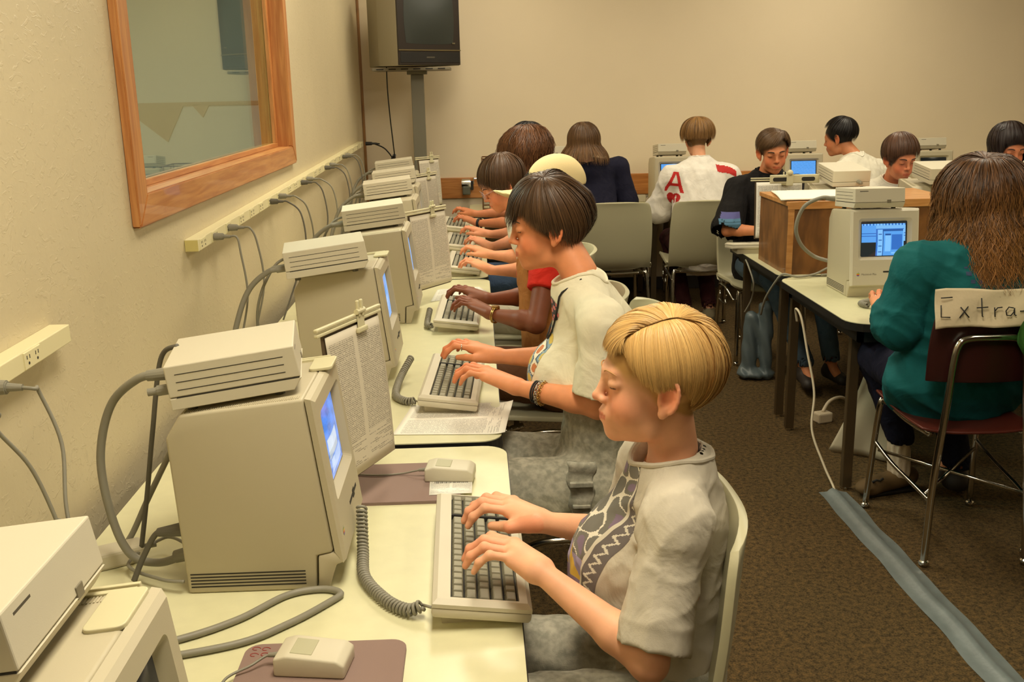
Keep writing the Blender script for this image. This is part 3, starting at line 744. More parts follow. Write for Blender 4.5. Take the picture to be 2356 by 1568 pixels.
def keyboard(loc, yaw, label, group=None, individual=True, cord=None):
    # local: +x towards the user, +y along the width (user's left at y=0)
    t = empty('keyboard', loc, yaw, label, 'keyboard', group)
    Wd, D = .462, .160; tilt = math.radians(7)
    T = Matrix.Translation((0, 0, .012)) @ Matrix.Rotation(tilt, 4, 'Y')
    T = Matrix.Translation((0, 0, .034)) @ Matrix.Rotation(tilt, 4, 'Y')
    MB().prism([(0, -.006), (D, -.006), (D+.004, .0), (D+.004, .011), (-.004, .011), (-.004, 0)], 0, Wd, 'y', bev=.003, mtx=T).build('case_base', M_mac2, t, smooth=35)
    top = bmesh.new()
    def lp(x0, y0, x1, y1, z): return [top.verts.new((x, y, z)) for x, y in ((x0, y0), (x1, y0), (x1, y1), (x0, y1))]
    a0 = lp(-.004, 0, D+.004, Wd, .012); a1 = lp(-.004, 0, D+.004, Wd, .019); a2 = lp(.004, .010, D-.004, Wd-.010, .0255)
    kx0, kx1, ky0, ky1 = .026, .026+5*KP+.003, .016, .016+18.95*KP+.004
    a3 = lp(kx0, ky0, kx1, ky1, .0255); a4 = lp(kx0, ky0, kx1, ky1, .014)
    for L0, L1 in ((a0, a1), (a1, a2), (a2, a3), (a3, a4)):
        for i in range(4): top.faces.new((L0[i], L0[(i+1) % 4], L1[(i+1) % 4], L1[i]))
    top.faces.new(a4); top.faces.new(a0[::-1]); bmesh.ops.recalc_face_normals(top, faces=top.faces[:])
    me = bpy.data.meshes.new('case_top'); top.to_mesh(me); top.free(); me.transform(T); link('case_top', me, M_mac2, t)
    MB().box((kx0+.0005, ky0+.0005, .0142), (kx1-.0005, ky1-.0005, .0152), mtx=T).box((kx0, ky0+.002+14.5*KP+.002, .0142), (kx1, ky0+14.95*KP, .0254), mtx=T).build('key_well', M_keyw, t)
    MB().prism([(.012, .0), (D-.03, .0), (D-.03, .016), (.012, .034)], .03, Wd-.03, 'y').build('wedge_foot', M_mac2, t)
    if individual:
        for r, yc, w in layout():
            k = round(w, 2)
            if k not in KM: KM[k] = key_mesh(k)
            o = bpy.data.objects.new('key', KM[k]); C.objects.link(o); o.parent = t
            o.matrix_local = T @ Matrix.Translation((kx1-.0015-(r+.5)*KP, ky0+.002+yc*KP, .0155))
    else:
        b = bmesh.new()
        for r, yc, w in layout():
            k = round(w, 2)
            if k not in KM: KM[k] = key_mesh(k)
            n0 = len(b.verts); b.from_mesh(KM[k]); b.verts.ensure_lookup_table()
            bmesh.ops.transform(b, matrix=T @ Matrix.Translation((kx1-.0015-(r+.5)*KP, ky0+.002+yc*KP, .0155)), verts=b.verts[n0:])
        me = bpy.data.meshes.new('keys'); b.to_mesh(me); b.free(); tag(link('keys', me, M_key, t), kind='stuff')
    if cord:
        # coiled cord: a helix along a smooth path (local coordinates), straight pigtails at both ends
        P = catmull(cord, 14); P = [np.array(p) for p in P]; d = [0]
        for i in range(1, len(P)): d.append(d[-1]+np.linalg.norm(P[i]-P[i-1]))
        Lh = d[-1]; n = int(Lh/.0078)*12; pts = []
        for i in range(n+1):
            s = Lh*i/n; j = min(max(np.searchsorted(d, s)-1, 0), len(P)-2); f = (s-d[j])/max(d[j+1]-d[j], 1e-9); c = P[j]*(1-f)+P[j+1]*f
            tg = P[j+1]-P[j]; tg /= np.linalg.norm(tg); sd = np.cross(tg, (0, 0, 1)); sd /= np.linalg.norm(sd)+1e-9; up = np.cross(sd, tg)
            a = 2*math.pi*i/12; R_ = .0088
            pts.append(c+(sd*math.cos(a)+up*math.sin(a))*R_)
        m = MB().tube(pts, .0031, n=6); m.build('coiled_cord', M_grey, t)
        MB().tube([P[-1], P[-1]*.4+np.array((-.002, .03, .03))*.6, (-.002, .03, .03)], .0028, n=6).build('cord_end', M_grey, t)
    return t
keyboard((-.092, 1.495, .72), math.radians(1.0), 'keyboard under the blond typist\'s hands', cord=[(-.145, .325, .09), (-.14, .26, .03), (-.13, .18, .014), (-.085, .095, .012), (-.045, .055, .014), (-.02, .05, .025)])
keyboard((-.178, 2.64, .72), math.radians(-3), 'keyboard under the hands wearing chain bracelets', cord=[(-.06, .36, .07), (-.085, .28, .03), (-.085, .16, .013), (-.05, .10, .012), (-.02, .09, .016)])
keyboard((-.172, 3.585, .72), math.radians(-2), 'keyboard under the hands with a gold wristwatch', cord=[(-.03, .2, .05), (-.035, .13, .02), (-.03, .08, .014), (-.012, .06, .02)])
keyboard((-.16, 4.72, .72), math.radians(-2), 'keyboard fourth along the wall row', individual=False)
keyboard((-.19, 5.42, .72), math.radians(-2), 'keyboard fifth along the wall row', individual=False)
keyboard((-.23, 6.18, .72), math.radians(-2), 'keyboard below the black wristwatch, last of the wall row', individual=False)
keyboard((1.555, 3.83, .72), math.radians(-96+6), 'keyboard between the lit computer and the girl in teal', individual=False, cord=[(-.06, .02, .012), (-.03, -.025, .012), (.0, -.03, .012), (.03, -.02, .014)])
keyboard((1.80, 5.16, .72), math.radians(90), 'keyboard under the arm of the boy in black', individual=False)
keyboard((1.37, 7.12, .72), -HP, 'keyboard at the back wall before the bobbed student', individual=False)
keyboard((2.3, 7.2, .72), -HP, 'keyboard at the back wall before the black haired boy', individual=False)
# ------------------------------------------------------------------ page holders
M_bar = mat('page_holder_beige', (206, 198, 160), rough=.45)
def page_holder(pl, pr, z0, z1, label, plabel, lean=.02, arm=None, m=None, facing=1):
    pl = np.array(pl, float); pr = np.array(pr, float); ax = (pr-pl); w = np.linalg.norm(ax); ax /= w
    t = empty('page_holder', (pl[0], pl[1], z0), math.atan2(ax[1], ax[0]), label, 'copy stand')
    H = z1-z0
    # local x along the width, y = behind the page
    tilt = Matrix.Rotation(-math.atan2(lean, H)*facing, 4, 'X')
    y = facing
    MB().box((-.006, .001 if y > 0 else -.005, -.006), (w+.004, .005 if y > 0 else -.001, H+.012), .001, mtx=tilt).build('backboard', mat('brown_backboard', (96, 80, 58), rough=.6), t)
    r = MB(); r.box((-.03, -.006, H+.006), (w+.010, .004, H+.013), .002, mtx=tilt).box((-.03, -.006, H+.017), (w+.010, .004, H+.024), .002, mtx=tilt)
    r.build('top_rail', M_bar, t)
    c = MB(); cx = w*.62
    c.box((cx-.014, -.009, H-.012), (cx+.014, -.006, H+.02), .002, mtx=tilt).box((cx-.020, -.013, H-.018), (cx+.020, -.004, H-.006), .003, mtx=tilt)
    c.box((cx-.011, -.012, H+.016), (cx-.004, -.004, H+.052), .0025, mtx=tilt).box((cx+.004, -.012, H+.016), (cx+.011, -.004, H+.052), .0025, mtx=tilt).cyl(tilt @ Vector((cx-.016, -.008, H+.028)), tilt @ Vector((cx+.016, -.008, H+.028)), .006, n=10)
    c.build('clip', M_bar, t)
    if arm: MB().box(arm[0], arm[1], .002).build('mounting_plate', M_bar, t)
    s = sheet('typed_page', [(-.0, -.002*y, H), (w, -.002*y, H), (w, -.004*y, 0), (0, -.004*y, 0)], m or M_page, curl=lambda u, v: (0, -.004*y*math.sin(v*3.1)-.003*y*u*v, 0))
    s.data.transform(tilt); s.location = t.location; s.rotation_euler = t.rotation_euler
    tag(s, plabel, 'paper')
    return t
page_holder((-.300, 1.962), (-.211, 2.165), .800, 1.115, 'page holder clipped beside the nearest full computer', 'typed two column page on the holder beside the nearest full computer')
page_holder((-.262, 4.06), (-.125, 4.265), .790, 1.095, 'page holder beside the third computer of the wall row', 'typed page on the holder beside the third wall row computer')
page_holder((-.34, 5.80), (-.225, 6.0), .80, 1.10, 'page holder beside the fifth computer of the wall row', 'typed page on the holder beside the fifth wall row computer')
page_holder((-.365, 6.68), (-.24, 6.8), .84, 1.14, 'page holder farthest along the wall row, before the television pole', 'typed page on the farthest holder of the wall row')
# flat mounting plates lying on the machines, with their arm
def plate(x, y, z, label, pitch=-6):
    t = empty('holder_plate', (x, y, z), 0, label, 'bracket'); t.rotation_euler = (0, math.radians(pitch), 0)
    MB().prism(rounded_rect(0, 0, .045, .085, .010), 0, .006, 'z', bev=.0015).build('plate', M_bar, t)
    MB().box((-.14, .080, -.002), (.03, .088, .005), .001).box((-.14, .094, -.002), (.03, .100, .005), .001).build('side_arm', M_bar, t)
plate(-.408, .905, 1.0775, 'flat plate beside the drive at the lower left corner')
plate(-.330, 1.835, 1.0815, 'flat plate beside the drive on the nearest full computer')
plate(-.335, 3.15, 1.082, 'flat plate beside the drive on the second computer')
# holder of the right hand island: rail with two slots and white page in front of the boy in black
page_holder((1.468, 5.20), (1.71, 5.20), .80, 1.09, 'page holder with slotted rail before the boy in black', 'white page standing left of the wooden cabinet', m=M_page2)
th = empty('slotted_rail', (1.525, 5.165, 1.085), 0, 'beige rail with two oval slots above the white page by the cabinet', 'copy stand')
MB().box((0, 0, 0), (.26, .012, .045), .004).build('rail', M_bar, th)
MB().prism(rounded_rect(.015, .012, .095, .032, .009), -.002, .001, 'y').build('oval_slot', M_slot, th); MB().prism(rounded_rect(.165, .012, .235, .032, .009), -.002, .001, 'y').build('oval_slot', M_slot, th)
MB().box((.085, -.008, -.012), (.12, .004, .05), .004).sph((.1025, -.002, .055), .016).build('clip', M_bar, th)
page_holder((2.06, 4.40), (2.20, 4.20), .727, 1.07, 'page holder between the lit computer and the curly haired girl', 'typed page hidden behind the curly hair', m=M_page2)

# ------------------------------------------------------------------ mice, pads, papers
def mouse(loc, yaw, label, cordpts):
    t = empty('mouse', loc, yaw, label, 'mouse')
    MB().prism([(0, 0), (.112, 0), (.112, .022), (.100, .030), (.020, .036), (0, .030)], -.033, .033, 'y', bev=.004, seg=3).build('body', M_mac2, t, smooth=35)
    MB().prism([(.0, .0), (.034, .0), (.034, .0), (.0, .0)], 0, 0, 'y') if False else None
    MB().box((.010, -.022, .0), (.045, .022, .003), .0012, mtx=Matrix.Translation((.014, 0, .0345)) @ Matrix.Rotation(.075, 4, 'Y')).build('button', mat('mouse_button', (176, 172, 140), rough=.5), t)
    pts = catmull([(.002, 0, .018), (-.02, 0, .016)]+cordpts, 8)
    MB().cyl((-.018, 0, .017), (.004, 0, .019), .0035, .005, n=10).tube(pts, .0022, n=6).build('cord', M_grey, t)
mouse((-.135, 2.17, .727), math.radians(-6), 'mouse resting on the card at the far edge of the mauve pad', [(-.06, .01, .004), (-.12, .0, .003), (-.19, .01, .003), (-.26, .03, .003)])
mouse((-.330, 1.405, .727), math.radians(-8), 'mouse on the mauve pad at the bottom edge', [(-.04, -.02, .01), (-.07, -.05, .004), (-.06, -.10, .003), (-.02, -.14, .002)])
def pad(a, b, label, rz=0, mark=False):
    t = empty('mouse_pad', ((a[0]+b[0])/2, (a[1]+b[1])/2, .72), rz, label, 'mouse pad'); w, d = (b[0]-a[0])/2, (b[1]-a[1])/2
    MB().prism(rounded_rect(-w, -d, w, d, .025), 0, .006, 'z').build('foam', M_pad, t)
    MB().prism(rounded_rect(-w+.001, -d+.001, w-.001, d-.001, .024), .006, .0068, 'z').build('cloth_top', mat('mauve_cloth', (138, 114, 104), rough=.85, bump=.15, bscale=900), t)
    if mark:
        m = MB(); rm = mat('red_ink', (150, 60, 52), rough=.7)
        for dx, dy in ((.018, .012), (.034, .014), (.018, .030), (.035, .030)):
            p = [(-w+dx+.007*math.cos(k), d-dy-.006+.006*math.sin(k)+.001*k, .0072) for k in np.linspace(.5, 4.8, 9)]; m.tube(p, .0008, n=4)
        m.build('scribbled_mark', rm, t)
pad((-.395, 1.20), (-.135, 1.47), 'mauve mouse pad cropped by the bottom edge, small red marks in its corner', mark=True)
pad((-.36, 2.03), (-.055, 2.262), 'mauve mouse pad between the nearest full computer and the white page')
tag(sheet('index_card', [(-.128, 2.225, .7278), (-.028, 2.220, .7278), (-.030, 2.065, .7278), (-.125, 2.06, .7278)], M_page2, n=4), 'white card with a barcode under the mouse', 'card')
bc = MB()
for k in range(24): bc.box((-.115+k*.0032, 2.125, .7279), (-.115+k*.0032+.001*(1+(k*7 % 3)*.5), 2.138, .7284))
bc.build('barcode', M_slot, bpy.data.objects['index_card'])
tag(sheet('loose_page', [(-.24, 2.485, .7215), (-.203, 2.73, .7215), (.088, 2.742, .7215), (.056, 2.462, .7215)], M_page2, curl=lambda u, v: (0, 0, .006*max(0, (v-.85)/.15)**2+.003*math.sin(u*5)*v*v), n=20), 'typed white page lying before the braceleted hands', 'paper')
tag(sheet('loose_page', [(-.21, 4.16, .7215), (-.19, 4.42, .7215), (.0, 4.46, .7215), (.04, 4.32, .7215)], M_page2), 'white page lying beyond the third keyboard', 'paper')
tag(sheet('stacked_pages', [(1.40, 4.56, 1.067), (1.475, 4.97, 1.067), (1.90, 4.97, 1.067), (1.90, 4.56, 1.067)], mat('bright_paper', (250, 246, 226), rough=.8), thick=.006, curl=lambda u, v: (0, 0, .004+.004*math.sin(u*4))), 'white sheets lying on top of the wooden cabinet', 'paper')
tag(sheet('loose_page', [(1.19, 7.34, .7215), (1.36, 7.30, .7215), (1.33, 7.04, .7215), (1.15, 7.08, .7215)], MATS['bright_paper']), 'white paper left of the bobbed student at the back table', 'paper')
tag(sheet('loose_page', [(1.62, 4.02, .7215), (1.77, 4.0, .7215), (1.80, 3.93, .7215), (1.63, 3.96, .7215)], MATS['bright_paper']), 'small white paper under the lit computer', 'paper')

# ------------------------------------------------------------------ wooden cabinet on the island
cb = empty('wooden_cabinet', (1.435, 4.55, .72), 0, 'stained wooden cabinet standing between the two island tables', 'cabinet')
cw, cd, ch = .78, .46, .335
MB().box((.0, 0, 0), (.025, cd, ch), .001).build('side_panel', M_boxw, cb); MB().box((cw-.025, 0, 0), (cw, cd, ch), .001).build('side_panel', M_boxw, cb)
MB().box((.026, .006, .0), (cw-.026, .024, ch), .001).build('front_panel', M_boxw, cb)
MB().box((.026, cd-.02, 0), (cw-.026, cd, ch), .001).build('rear_panel', M_boxw, cb)
MB().box((.0, -.003, 0), (.028, .004, ch), .001).build('corner_strip', M_boxt, cb)
MB().box((-.004, -.006, ch-.028), (cw+.004, .0, ch+.008), .002).build('front_edging', M_boxt, cb)
MB().box((-.008, -.002, ch-.012), (-.001, cd, ch+.008), .002).build('side_edging', M_boxt, cb)
MB().box((-.002, -.001, ch), (cw, cd, ch+.008), .001).build('top_panel', M_boxt, cb)

# ------------------------------------------------------------------ wall raceways with outlets
def raceway(y0, z0, y1, z1, outs, label, name='power_strip', screws=()):
    L = y1-y0; t = empty(name, (WX, y0, z0), 0, label, 'power strip'); t.rotation_euler = (math.atan2(z1-z0, L), 0, 0)
    MB().box((0, 0, -.018), (.040, L, .018), .002).build('channel', M_out, t)
    MB().box((.001, -.0015, -.016), (.039, .0005, .016)).build('end_cap', mat('yellowed_end_cap', (206, 192, 120), rough=.5), t)
    for y in outs:
        y -= y0
        o = MB().box((.039, y-.034, -.0155), (.0425, y+.034, .0155), .001).build('outlet_face', M_out, t)
        s = MB()
        for dy in (-.018, .018):
            s.box((.0420, y+dy-.007, .002), (.0430, y+dy-.005, .009)).box((.0420, y+dy+.004, .002), (.0430, y+dy+.006, .009)).cyl((.0420, y+dy, -.006), (.0431, y+dy, -.006), .0028, n=10)
        s.build('socket_slots', M_slot, o)
    return t
raceway(2.93, 1.168, 7.45, 1.220, [2.98, 3.12, 3.30, 3.49, 3.66, 3.82, 3.99, 4.17, 4.42, 4.57, 4.72, 4.87, 5.15, 5.3, 5.49, 5.68, 5.9, 6.1, 6.3, 6.5, 6.8, 7.05, 7.3], 'long cream power strip on the wall below the window')
raceway(-.5, 1.122, 1.965, 1.142, [.6, 1.2, 1.47, 1.785], 'short cream power strip at the left edge of the picture')
def power_cord(plug, path, label, r=.0034, m=None, body=(.012, .05), tgt='computer'):
    t = empty('grey_cable', plug, 0, label, 'cable'); m = m or M_grey
    px = np.array(plug)
    a, bl = body
    MB().cyl((0, 0, 0), (bl*.6, 0, 0), a, a*.85, n=14, bev=.002).cyl((bl*.6, 0, 0), (bl, 0, -.001), a*.55, a*.4, n=12).build('plug', m, t)
    pts = catmull([np.array((bl-.004, 0, -.001)), np.array((bl+.02, 0, -.004))]+[np.array(p)-px for p in path], 8)
    MB().tube(pts, r, n=7).build('cable', m, t)
    return t
XS = WX+.043
def cordpath(y, z, bow, dy, end=.74):
    return [(XS+.06+bow, y+dy*.1, z-.05), (XS+.075+bow, y+dy*.3, z-.18), (XS+.06+bow*.5, y+dy*.6, z-.32), (XS+.05, y+dy, end)]
CL = ['nearest pair', 'nearest pair, upper', 'second pair', 'second pair, upper', 'third pair', 'third pair, upper', 'fourth pair', 'fourth pair, upper', 'fifth pair', 'fifth pair, upper']
CY = [(3.10, .02, -.10), (3.29, .03, -.06), (3.99, .06, -.18), (4.17, .05, .1), (4.72, .04, -.08), (4.88, .06, .02), (5.49, .05, -.05), (5.68, .04, .05), (6.24, .04, -.05), (6.38, .04, .08)]
for (y, bow, dy), lb in zip(CY, CL):
    z = 1.168+(y-2.93)*.0115
    power_cord((XS, y, z), cordpath(y, z, bow, dy), 'grey plug and cable in the long strip, %s from the camera' % lb, m=M_dgrey if 'upper' not in lb and lb != 'nearest pair' else M_grey)
power_cord((XS, 1.60, 1.138), [(-.745, 1.63, 1.12), (-.715, 1.62, 1.03), (-.70, 1.57, .93), (-.67, 1.53, .82), (-.65, 1.55, .75)], 'ribbed grey plug at the left edge with its cable', body=(.014, .06))
power_cord((XS, 1.47, 1.137), [(-.76, 1.50, 1.10), (-.735, 1.54, 1.02), (-.71, 1.55, .92), (-.68, 1.54, .80), (-.65, 1.60, .75)], 'grey cable leaving the left edge of the picture', body=(.014, .06))
power_cord((-.80, 7.42, 1.222), [(-.74, 7.45, 1.22), (-.66, 7.5, 1.17), (-.60, 7.5, 1.05), (-.6, 7.4, .8)], 'black plug and cable at the far end of the long strip', m=M_black, r=.005, body=(.014, .08))
# thick grey cables looping behind the machines
def cable(path, r, label, m=None, name='grey_cable', plugs=(), n=9, cat='cable'):
    o = np.array(path[0], float); t = empty(name, o, 0, label, cat)
    pts = catmull([np.array(p, float)-o for p in path], 10)
    MB().tube(pts, r, n=n).build('cable', m or M_grey, t)
    for (p, q, ra, rb) in plugs: MB().cyl(np.array(p)-o, np.array(q)-o, ra, rb, n=14, bev=.001).build('connector', m or M_grey, t)
    return t
cable([(-.575, 1.735, 1.115), (-.62, 1.74, 1.105), (-.68, 1.76, 1.05), (-.71, 1.76, .95), (-.70, 1.75, .84), (-.67, 1.74, .765), (-.62, 1.74, .745), (-.565, 1.73, .765)], .0078, 'thick grey loop of cable behind the nearest full computer', plugs=[((-.60, 1.737, 1.112), (-.545, 1.733, 1.118), .010, .013), ((-.585, 1.732, .76), (-.545, 1.73, .77), .012, .014)])
cable([(-.56, 1.80, 1.15), (-.60, 1.82, 1.12), (-.63, 1.82, .98), (-.65, 1.81, .86), (-.67, 1.80, .75)], .0048, 'thin dark cable falling behind the nearest full drive', m=M_dgrey)
cable([(-.56, 1.90, .98), (-.60, 1.90, .95), (-.66, 1.86, .84), (-.70, 1.84, .76), (-.72, 1.82, .735)], .006, 'grey cable slanting from the middle of the nearest full computer', plugs=[((-.60, 1.90, .95), (-.545, 1.90, .985), .007, .014)])
cable([(-.56, 1.69, .83), (-.60, 1.70, .825), (-.63, 1.70, .78), (-.65, 1.69, .735)], .0055, 'ribbed plug and cable low on the back of the nearest full computer', m=M_dgrey, plugs=[((-.60, 1.70, .825), (-.545, 1.69, .835), .008, .014)])
cable([(-.55, 1.66, .745), (-.60, 1.68, .742), (-.68, 1.75, .74), (-.64, 1.85, .745), (-.58, 1.80, .75)], .0032, 'thin grey wire curled on the table behind the nearest full computer')
cable([(-.60, 1.42, .727), (-.42, 1.47, .727), (-.34, 1.53, .727), (-.28, 1.60, .727), (-.265, 1.63, .727), (-.30, 1.648, .727), (-.36, 1.63, .727), (-.43, 1.55, .727), (-.52, 1.49, .727), (-.66, 1.44, .727)], .0062, 'grey cable doubled in a loop on the table before the nearest full computer')
cable([(-.705, 1.53, .74), (-.722, 1.54, .86), (-.712, 1.56, .915), (-.70, 1.56, .86), (-.705, 1.54, .75)], .0055, 'small coil of grey cable above the lower left drive')
cable([(-.70, 1.55, .74), (-.728, 1.56, .85), (-.708, 1.575, .90), (-.692, 1.57, .84), (-.70, 1.54, .74)], .0055, 'second small coil of grey cable above the lower left drive')
for i, (x, y, z) in enumerate([(-.565, 2.955, 1.085), (-.52, 3.90, 1.09), (-.56, 5.03, 1.085), (-.58, 5.68, 1.085), (-.64, 6.48, 1.085)]):
    cable([(x, y+.04, z), (x-.06, y+.04, z-.005), (x-.13, y+.03, z-.06), (x-.17, y, z-.16), (x-.19, y-.02, z-.27), (x-.20, y-.02, z-.35)], .0085, 'thick grey cable curving down behind drive %s of the wall row' % ['two', 'three', 'four', 'five', 'six'][i], plugs=[((x-.06, y+.04, z-.004), (x+.0, y+.04, z+.002), .009, .013)])
    cable([(x-.01, y+.12, z+.02), (x-.06, y+.10, z), (x-.11, y+.08, z-.09), (x-.13, y+.1, z-.2), (x-.10, y+.13, z-.34)], .0045, 'thinner cable behind drive %s of the wall row' % ['two', 'three', 'four', 'five', 'six'][i], m=M_grey)
# clutter behind the second machine: power brick and white card stand
pb = empty('power_brick', (-.715, 1.80, .72), .5, 'pale power brick against the wall behind the nearest full computer', 'adapter')
MB().box((-.045, -.027, 0), (.045, .027, .034), .006).build('brick', M_mac2, pb); MB().tube([(.045, 0, .02), (.07, 0, .02)], .006).build('strain_relief', M_grey, pb)
pf = empty('folded_card', (-.72, 2.86, .72), 0, 'white folded card leaning on the wall behind the second computer', 'card')
MB().prism([(-.05, 0), (.05, 0), (.02, .16), (.015, .16)], -.04, .05, 'y', bev=.001).build('card', mat('white_card', (232, 230, 212), rough=.7), pf)
for k in range(3):
    th_ = np.linspace(0, 6.6, 14); c0 = np.array((-.60+.01*k, 3.05+.03*k, .75))
    cable([c0+np.array((.04*math.cos(a), .05*math.sin(a), .018*math.sin(a*1.7+k)+.006*k)) for a in th_], .0042, 'tangled grey wire bundle behind the second computer, coil %s' % ['lowest', 'middle', 'topmost'][k])

# ------------------------------------------------------------------ television on its pole
tv = empty('television', (-.455, 7.36, 1.755), math.radians(40), 'grey television with dark screen on a tall pole', 'television')
# local: -y is the screen side
MB().prism([(-.27, -.24), (.27, -.24), (.27, -.02), (.20, .20), (-.20, .20), (-.27, -.02)], 0, .53, 'z', bev=.006).build('cabinet', mat('grey_tv_cabinet', (150, 142, 120), rough=.6), tv, smooth=30)
MB().box((-.268, -.252, .004), (.268, -.238, .526), .004).build('front_frame', mat('tv_black_front', (38, 30, 24), rough=.35), tv)
S_ = SDF(); S_.box((0, -.246, .31), (.222, .014, .185), r=.03); S_.ell((0, -.24, .31), (.27, .030, .25), k=.0, op='u'); 
b_ = MB(); 
g_ = bmesh.new(); nu, nv = 16, 14; vs_ = []
for j in range(nv+1):
    for i in range(nu+1):
        a, c = i/nu*2-1, j/nv*2-1; cr = 1-.06*(c*c); cz = 1-.05*(a*a)
        vs_.append(g_.verts.new((a*.215*cr, -.253-.016*(1-a*a)*(1-c*c), .315+c*.175*cz)))
for j in range(nv):
    for i in range(nu): g_.faces.new((vs_[j*(nu+1)+i], vs_[j*(nu+1)+i+1], vs_[(j+1)*(nu+1)+i+1], vs_[(j+1)*(nu+1)+i]))
me = bpy.data.meshes.new('tube_face'); g_.to_mesh(me); g_.free(); link('tube_face', me, mat('dark_tv_glass', (46, 50, 46), rough=.35), tv, smooth=True)
MB().box((-.268, -.258, .098), (.268, -.25, .106), .002).build('trim_line', mat('dull_brass_trim', (110, 96, 62), rough=.4, metal=.4), tv)
MB().box((-.255, -.2545, .020), (.255, -.25, .088), .002).build('control_panel', M_black, tv)
MB().box((-.035, -.2552, .050), (.035, -.2545, .060), .0003).build('maker_badge', mat('dim_lettering', (74, 68, 56)), tv)
MB().box((.19, -.262, .145), (.215, -.252, .155), .002).build('power_switch', M_chrome, tv)
st = empty('television_stand', (-.40, 7.36, 0), 0, 'square grey pole stand carrying the television', 'stand')
MB().box((-.045, -.035, .02), (.045, .035, 1.70), .004).build('pole', mat('grey_green_pole', (112, 108, 92), rough=.5), st)
MB().box((-.30, -.20, 1.725), (.24, .20, 1.745), .003, mtx=None).build('tray', mat('tray_grey', (120, 112, 92), rough=.5), st)
sb_ = MB()
for k in range(6): sb_.box((-.27+k*.085, -.203, 1.731), (-.22+k*.085, -.199, 1.739))
sb_.build('tray_slots', M_slot, st); MB().box((-.07, -.06, 1.70), (.07, .06, 1.725), .003).build('collar', MATS['grey_green_pole'], st)
MB().box((-.3, -.3, 0), (.3, .3, .02), .004).build('base_plate', MATS['grey_green_pole'], st)
cable([(-.61, 7.3, 1.76), (-.615, 7.35, 1.6), (-.61, 7.4, 1.4), (-.60, 7.45, 1.2), (-.60, 7.5, 1.12), (-.615, 7.6, 1.09)], .0045, 'thin black cable hanging from the television', m=M_black, name='television_cable', plugs=[((-.60, 7.5, 1.13), (-.62, 7.58, 1.09), .012, .018)])
# pencil sharpener, wire crate, little boxes on the back table
ps = empty('pencil_sharpener', (-.07, WY-.022, .80), 0, 'chrome pencil sharpener screwed to the oak rail', 'sharpener')
MB().box((-.035, -.02, .03), (.045, 0, .10), .004).build('bracket', M_black, ps)
MB().cyl((-.045, -.06, .082), (.025, -.06, .082), .036, n=24, bev=.004).build('drum', M_chrome, ps)
MB().box((-.04, -.092, .0), (.022, -.03, .07), .008).build('shavings_bin', mat('dull_metal', (110, 112, 100), rough=.35, metal=.6), ps)
MB().box((.045, -.07, .08), (.053, -.045, .13), .002).cyl((.052, -.058, .12), (.085, -.058, .12), .007, n=10).build('crank', M_chrome, ps)
wr = empty('wire_crate', (.045, 7.30, .72), 0, 'thin brown wire crate at the back table behind the glasses wearer', 'crate')
w2 = MB()
for z in (.02, .38): 
    w2.tube([(0, 0, z), (.34, 0, z), (.34, .25, z), (0, .25, z)], .005, closed=True)
for x, y in ((0, 0), (.34, 0), (0, .25), (.34, .25)): w2.tube([(x, y, 0), (x, y, .38)], .005)
for k in range(1, 7): w2.tube([(k*.048, 0, .02), (k*.048, 0, .38)], .0028)
w2.build('wire_frame', mat('brown_wire', (110, 74, 44), rough=.4), wr)
ob = empty('small_box', (1.215, 7.68, .72), 0, 'small white box on the back table left of the bobbed student', 'box')
MB().box((0, 0, 0), (.09, .06, .05), .004).build('shell', M_mac2, ob); MB().tube([(.09, .03, .03), (.13, .04, .05), (.14, .05, .12)], .003).build('wire', M_grey, ob)

# ------------------------------------------------------------------ floor: taped cord run, cords, bag
tp = empty('floor_tape', (1.39, 3.67, 0), 0, 'grey duct tape strip covering a cord across the carpet', 'tape')
b_ = bmesh.new(); prof = [(-.056, .0015), (-.040, .003), (-.022, .006), (-.012, .015), (0, .020), (.012, .015), (.024, .006), (.042, .003), (.056, .0015)]; rows = []
for j in range(60):
    f = j/59; y = -f*2.9; xo = .033*f*1.0+.003*math.sin(f*40); rows.append([b_.verts.new((x*(1+.03*math.sin(f*70+x*50))+xo, y, z+.0015*math.sin(f*55+x*90))) for x, z in prof])
for j in range(59):
    for i in range(len(prof)-1): b_.faces.new((rows[j][i], rows[j+1][i], rows[j+1][i+1], rows[j][i+1]))
me = bpy.data.meshes.new('tape'); b_.to_mesh(me); b_.free(); link('tape', me, M_tape, tp, smooth=True)
cable([(1.36, 4.12, .60), (1.345, 4.10, .66), (1.355, 4.05, .63), (1.37, 4.0, .50), (1.385, 3.93, .34), (1.36, 3.86, .20), (1.385, 3.77, .08), (1.40, 3.70, .022), (1.395, 3.66, .014)], .0050, 'white cord hanging from the island table down to the floor tape', m=M_cordw, name='white_cord')
cable([(1.72, 4.50, .80), (1.62, 4.50, .76), (1.55, 4.48, .735), (1.46, 4.45, .73), (1.40, 4.47, .74), (1.375, 4.5, .70), (1.36, 4.6, .60), (1.37, 4.7, .50)], .0055, 'grey cord crossing in front of the cabinet and over the table edge', name='grey_cable')
cable([(1.75, 4.38, .78), (1.66, 4.47, .738), (1.58, 4.48, .73)], .0055, 'short grey cord with orange tag beside the cabinet')
cable([(1.54, 4.26, 1.105), (1.49, 4.27, 1.11), (1.425, 4.30, 1.07), (1.40, 4.32, .98), (1.43, 4.34, .90), (1.50, 4.37, .84), (1.56, 4.34, .82)], .0085, 'thick grey cable arching left of the lit computer', plugs=[((1.505, 4.268, 1.108), (1.545, 4.26, 1.105), .010, .012)])
cable([(1.395, 5.1, .70), (1.385, 5.0, .68), (1.40, 4.95, .60), (1.42, 5.05, .5), (1.40, 5.1, .42)], .0045, 'thin grey cord drooping under the far island table')
